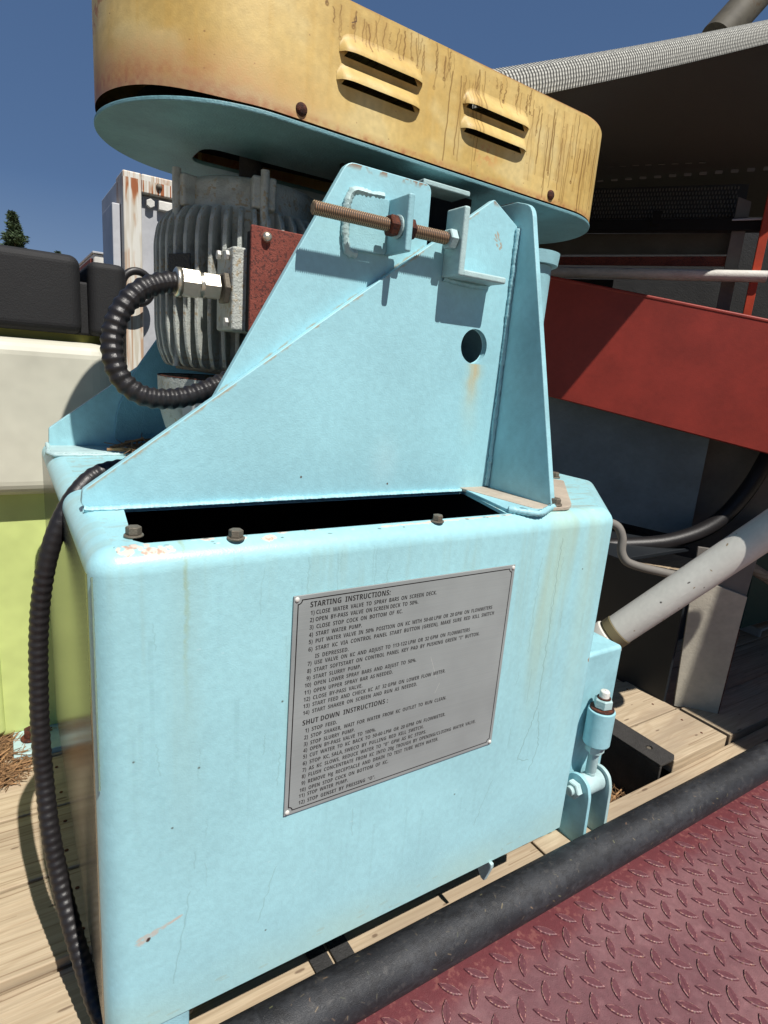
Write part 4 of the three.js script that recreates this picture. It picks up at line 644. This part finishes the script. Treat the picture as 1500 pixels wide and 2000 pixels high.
/* ---------- screening plant in the shade on the right ---------- */
{
  const d = V(-0.578, 0.166, -0.799).normalize(), n = V(-0.81, 0, 0.586).normalize(), hd = V(-0.586, 0, -0.81);
  // chute: long red channel sloping down to the right
  const t = thing('red_chute', 'dark red sloping steel chute side crossing behind the blue machine', 'chute', [2.1, 0.2, -0.9]);
  const O = V(1.833, 1.178, -1.226), up = V(0, 1, 0), rt = d.clone().multiplyScalar(-1);
  const M = new THREE.Matrix4().makeBasis(rt, up, n); M.setPosition(O); // local: along, up, out
  const prof = (x0, x1, y0, y1, z0, z1, r = 0.006) => box(x0, x1, y0, y1, z0, z1, r, 2).applyMatrix4(M);
  put('side', prof(-0.5, 2.1, -0.464, 0, -0.012, 0), chuteRed, t);
  put('top_flange', prof(-0.5, 2.1, -0.014, 0.001, -0.12, 0.002, 0.006), chuteRed, t);
  put('floor', prof(-0.5, 2.1, -0.455, -0.44, -0.6, -0.013, 0.003), darkSteel, t);
  put('far_side', prof(-0.5, 2.1, -0.464, 0, -0.62, -0.605), darkSteel, t);
  // grey panel hung below it
  const p = thing('grey_hopper', 'plain grey sheet metal hopper side below the red chute', 'hopper', [2.1, 0.1, -1.0]);
  const G = (x, o, y) => V(O.x, 0, O.z).addScaledVector(hd, -x).addScaledVector(n, o).setY(y);
  const quad = (a, b, y0a, y1a, y0b, y1b, o, th) => { // upright plate between stations a and b
    const s = ext([[a, y0a], [b, y0b], [b, y1b], [a, y1a]], th, { r: 0.004 }); return s.applyMatrix4(new THREE.Matrix4().makeBasis(hd.clone().multiplyScalar(-1), up, n).setPosition(V(O.x, 0, O.z).addScaledVector(n, o - th))); };
  put('side', quad(-0.45, 0.70, 0.262, 0.86, 0.166, 0.66, -0.15, 0.01), greyPanel, p);
  put('back', quad(0.66, 1.3, 0.05, 0.70, 0.02, 0.6, -0.3, 0.01), brownGrey, p);
  put('end', quad(-0.45, 0.70, 0.262, 0.86, 0.166, 0.66, -0.75, 0.01), darkSteel, p);

  // machine frame, perforated screen and bars behind, under the canopy
  const f = thing('screen_deck', 'dark vibrating screen with perforated plate and bars under the canopy', 'screen', [2.3, 0.2, -1.3]);
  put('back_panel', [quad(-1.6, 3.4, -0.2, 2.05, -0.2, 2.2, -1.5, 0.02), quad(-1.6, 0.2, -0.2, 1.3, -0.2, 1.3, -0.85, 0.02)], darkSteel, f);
  put('perforated_plate', quad(-0.5, 0.69, 1.475, 1.625, 1.475, 1.625, -0.46, 0.006), darkSteel, f);
  { // dull knuckles of the woven screen
    const g = new THREE.SphereGeometry(0.0042, 6, 4).scale(1, 1.6, 0.7), list = [];
    for (let j = 0; j < 8; j++) for (let i = 0; i < 92; i++) { const a = -0.5 + i * 0.0126 + (j & 1) * 0.006; list.push(G(a, -0.455, 1.487 + j * 0.0175)); }
    const im = new THREE.InstancedMesh(g, brownGrey, list.length), m = new THREE.Matrix4(); list.forEach((q, i) => im.setMatrixAt(i, m.makeTranslation(q.x - 2.3, q.y - 0.2, q.z + 1.3))); im.name = 'screen_mesh'; im.userData.kind = 'stuff'; im.castShadow = im.receiveShadow = true; f.add(im);
  }
  put('cross_bar', quad(-0.6, 0.77, 1.422, 1.462, 1.42, 1.466, -0.34, 0.05), black, f);
  for (const a of [0.06, 0.34]) put('clamp', quad(a, a + 0.035, 1.44, 1.495, 1.44, 1.495, -0.33, 0.03), black, f);
  put('clip_bar', quad(0.64, 0.76, 1.452, 1.459, 1.455, 1.462, -0.325, 0.006), panelGrey, f);
  put('grey_beam', quad(-0.55, 0.69, 1.34, 1.432, 1.35, 1.434, -0.45, 0.01), S({ color: C(96, 92, 82), map: rep(mottle, 3, 3), roughness: 0.7 }), f);
  put('rusty_beam', quad(-0.4, 0.683, 1.285, 1.316, 1.289, 1.329, -0.38, 0.01), redRust, f);
  put('post', quad(0.65, 0.70, 1.0, 1.55, 1.0, 1.53, -0.36, 0.012), brownGrey, f);
  put('orange_post', quad(0.745, 0.775, 1.0, 1.6, 1.0, 1.6, -0.30, 0.02), orange, f);
  for (let i = 0; i < 12; i++) put('light_dash_tab', quad(-0.08 + i * 0.051, -0.054 + i * 0.051, 1.679, 1.683, 1.679, 1.683, -0.36, 0.004), brownGrey, f);  // solid tabs stand in for dashes of light showing through slots
  for (let i = 0; i < 15; i++) put('light_dash_tab', quad(-0.08 + i * 0.057, -0.052 + i * 0.057, 1.615 + i * 0.002, 1.621 + i * 0.0026, 1.615 + i * 0.002, 1.621 + i * 0.0026, -0.36, 0.004), brownGrey, f);
  const rail = put('hand_rail', cyl(G(-0.6, -0.30, 1.243).toArray(), G(0.80, -0.30, 1.238).toArray(), 0.0225), white, scene); tag(rail, 'white painted tube rail above the red chute', 'rail');

  // canopy: rubber belt sheet, front lip rolled down
  const c = thing('belt_canopy', 'grey ribbed rubber belt canopy with a lit front edge and dark underside', 'canopy', [1.6, 1.6, -1.0]);
  const nx2 = 60, lip = [[0.0, 0.0], [0.0, 0.017], [-0.006, 0.036], [-0.017, 0.051], [-0.034, 0.061], [-0.07, 0.066]];
  // front lip follows a rising line; behind it the sheet is drawn back to the screen frame
  const edge = t => V(0.62 + t * 2.8, 1.435 + (0.62 + t * 2.8 - 1.178) * 0.444 - 0.004 * Math.sin(t * 9), -0.345 - (0.62 + t * 2.8 - 1.178) * 0.12), backE = t => V(1.45 + t * 2.3, 1.27 + 0.40 * ss(0, 0.27, t) + t * 0.07, -2.0 + t * 2.6);
  const mk = (th) => { const rows = 9 + lip.length, g = new THREE.PlaneGeometry(1, 1, nx2, rows - 1), p = g.attributes.position, u = g.attributes.uv; for (let i = 0; i <= nx2; i++) { const E = edge(i / nx2), Bk = backE(i / nx2); let L = 0, pv = null; for (let j = 0; j < rows; j++) { const q = E.clone(); if (j < lip.length) { q.y += lip[j][1] * (th ? 0.86 : 1); q.z += lip[j][0] - th; } else { const k = (j - lip.length + 1) / 8; q.y += lip[5][1] * (th ? 0.86 : 1); q.z += lip[5][0] - th; if (k > 1) q.copy(Bk).add(V(0.73, -0.02, -0.53)); else q.lerp(Bk, k); q.y -= th; } if (pv) L += q.distanceTo(pv); pv = q; const k = j * (nx2 + 1) + i; p.setXYZ(k, q.x, q.y, q.z); u.setXY(k, E.x, L); } } g.computeVertexNormals(); return g; };
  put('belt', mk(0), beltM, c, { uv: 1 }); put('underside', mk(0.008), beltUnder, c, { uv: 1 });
  const fp = put('canopy_support_pipe', cyl([1.592, 1.676, -0.52], [1.95, 2.10, -0.46], 0.042), S({ color: C(120, 110, 96), map: rep(motorMap, 3, 3), roughness: 0.7 }), scene); tag(fp, 'weathered grey brown pipe leaning up from the canopy', 'pipe');

  // pale pvc pipe slanting down to the machine
  const w = thing('pvc_pipe', 'pale grey plastic pipe slanting down behind the eye bolt bracket', 'pipe', [1.3, 0.1, -0.3]);
  const A = V(1.318, 0.134, -0.297), Bv = V(1.482, 0.440, -0.085), dir = Bv.clone().sub(A).normalize(), at = s => A.clone().addScaledVector(dir, s).toArray();
  put('tube', cyl(at(-0.005), at(0.95), 0.0415, 0.0415, 40), pvc, w);
  const th = [[0.038, -0.035]]; for (let i = 0; i < 7; i++) { th.push([0.0435, -0.032 + i * 0.004]); th.push([0.0405, -0.030 + i * 0.004]); } th.push([0.038, -0.002]);
  const orient = g => g.applyQuaternion(new THREE.Quaternion().setFromUnitVectors(V(0, 1, 0), dir)).translate(A.x, A.y, A.z);
  put('thread', orient(lathe(th, 36)), S({ color: C(150, 138, 104), roughness: 0.7 }), w);
  put('collar', orient(lathe([[0.02, -0.066], [0.046, -0.066], [0.048, -0.062], [0.048, -0.04], [0.045, -0.036], [0.02, -0.036]], 36)), pvc, w);
  put('pipe_flange', orient(lathe([[0.0416, 0.515], [0.094, 0.515], [0.097, 0.518], [0.097, 0.536], [0.094, 0.54], [0.0416, 0.54]], 48)), pvc, w);

  // leg plate standing on the deck
  const l = thing('leg_plate', 'beige steel leg plate with a rusty edge standing on the deck planks', 'support leg', [1.715, -0.2, -0.255]);
  const ln = V(-0.76, 0, 0.65).normalize(), lx = V(0.65, 0, 0.76).normalize(), lm = new THREE.Matrix4().makeBasis(lx, up, ln).setPosition(1.715, -0.2, -0.255);
  put('plate', ext([[-0.062, 0.002], [0.062, -0.0], [0.066, 0.30], [0.068, 0.395], [-0.084, 0.43]], 0.012, { r: 0.003 }).translate(0, 0, -0.012).applyMatrix4(lm), beige, l);
  put('upper_plate', ext([[-0.075, 0.36], [0.067, 0.345], [0.075, 0.52], [-0.085, 0.52]], 0.01, { r: 0.003 }).translate(0, 0, -0.024).applyMatrix4(lm), brownGrey, l);
  put('rusty_edge', ext([[0.0625, 0.004], [0.0645, 0.004], [0.0685, 0.29], [0.0665, 0.29]], 0.0125, { r: 0, bevel: 0.0004 }).translate(0, 0, -0.0122).applyMatrix4(lm), rust, l);

  const gr = thing('steel_grate', 'small steel slat grate lying on the shaded deck right of the leg plate', 'grate', [2.75, -0.2, -0.6]);
  for (let i = 0; i < 6; i++) put('slat', box(2.56, 3.0, -0.19, -0.178, -0.78 + i * 0.055, -0.762 + i * 0.055, 0.002), beige, gr); put('end_bar', box(2.545, 2.558, -0.2, -0.165, -0.80, -0.47, 0.002), beige, gr);
  const wh = thing('wooden_handle', 'wooden tool handle with a black rubber grip behind the pale plastic pipe', 'handle', [2.11, 0.2, -0.4]);
  const hA = V(2.111, 0.204, -0.405), hB = V(2.19, 0.11, -0.22), hd2 = hB.clone().sub(hA).normalize(); put('shaft', cyl(hA.toArray(), hA.clone().addScaledVector(hd2, 0.7).toArray(), 0.019), wood[0], wh); put('grip', cyl(hA.clone().addScaledVector(hd2, -0.03).toArray(), hA.clone().addScaledVector(hd2, 0.03).toArray(), 0.042), black, wh);
  const gp = thing('green_panel', 'dark green painted sheet standing in the shade behind the wooden handle', 'panel', [2.5, -0.12, -0.46]);
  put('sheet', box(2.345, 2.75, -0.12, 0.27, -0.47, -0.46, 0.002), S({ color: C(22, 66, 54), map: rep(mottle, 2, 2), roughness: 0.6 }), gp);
  // skirt and hoop
  const sk = thing('base_skirt', 'dark blue grey steel base skirt standing on the deck behind the leg plate', 'machine base', [1.9, -0.2, -1.1]);
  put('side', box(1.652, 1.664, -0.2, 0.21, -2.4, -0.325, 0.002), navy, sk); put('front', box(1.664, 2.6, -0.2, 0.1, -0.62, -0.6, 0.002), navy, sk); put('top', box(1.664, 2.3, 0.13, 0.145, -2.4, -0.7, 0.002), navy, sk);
  const hp = put('pull_handle', sweep([[1.26, 0.40, -0.56], [1.36, 0.388, -0.475], [1.415, 0.376, -0.435], [1.428, 0.345, -0.42], [1.427, 0.302, -0.412], [1.436, 0.279, -0.4], [1.458, 0.268, -0.383], [1.60, 0.242, -0.29]], 0.0125, 12, false, 0.006), brownGrey, scene); tag(hp, 'grey bent tube handle below the grey hopper side', 'handle');
  const hs = put('black_hose', sweep([[2.62, 0.75, -0.60], [2.56, 0.56, -0.60], [2.47, 0.38, -0.62], [2.36, 0.25, -0.66], [2.22, 0.17, -0.74], [2.0, 0.12, -0.9]], 0.032, 16, false, 0.01), rubber, scene); tag(hs, 'thick black hose curving down behind the pale plastic pipe', 'hose');
  // stand pipe behind the gusset
  const sp = thing('flanged_pipe', 'short pale blue flanged pipe end showing behind the bracket side plate', 'pipe', [0.78, 0.57, -0.3]);
  put('tube', cyl([0.772, 0.58, -0.26], [0.772, 0.965, -0.26], 0.038, 0.042), teal, sp); put('flange', cyl([0.772, 0.966, -0.26], [0.772, 0.987, -0.26], 0.052, 0.054, 32), teal, sp);
}
{
  const h = thing('unseen_hopper', 'grey steel hopper out of view right of the leg plate, put there for its shadow', 'hopper', [2.6, -0.2, 0.5]);  // unseen; stands in for whatever casts the shadow on the right of the deck
  const wallH = (x0, x1, z0, z1) => box(x0, x1, 0.5, 1.5, z0, z1, 0.004);
  put('side', wallH(1.792, 1.802, 0.22, 1.0), greyPanel, h); put('back', wallH(1.802, 3.4, 0.22, 0.23), greyPanel, h); put('front', wallH(1.802, 3.4, 0.99, 1.0), greyPanel, h); put('floor', box(1.802, 3.4, 0.5, 0.512, 0.23, 0.99, 0.003), greyPanel, h); put('leg', box(3.2, 3.3, -0.2, 0.5, 0.5, 0.6, 0.004), darkSteel, h);
}
renderer.render(scene, camera);
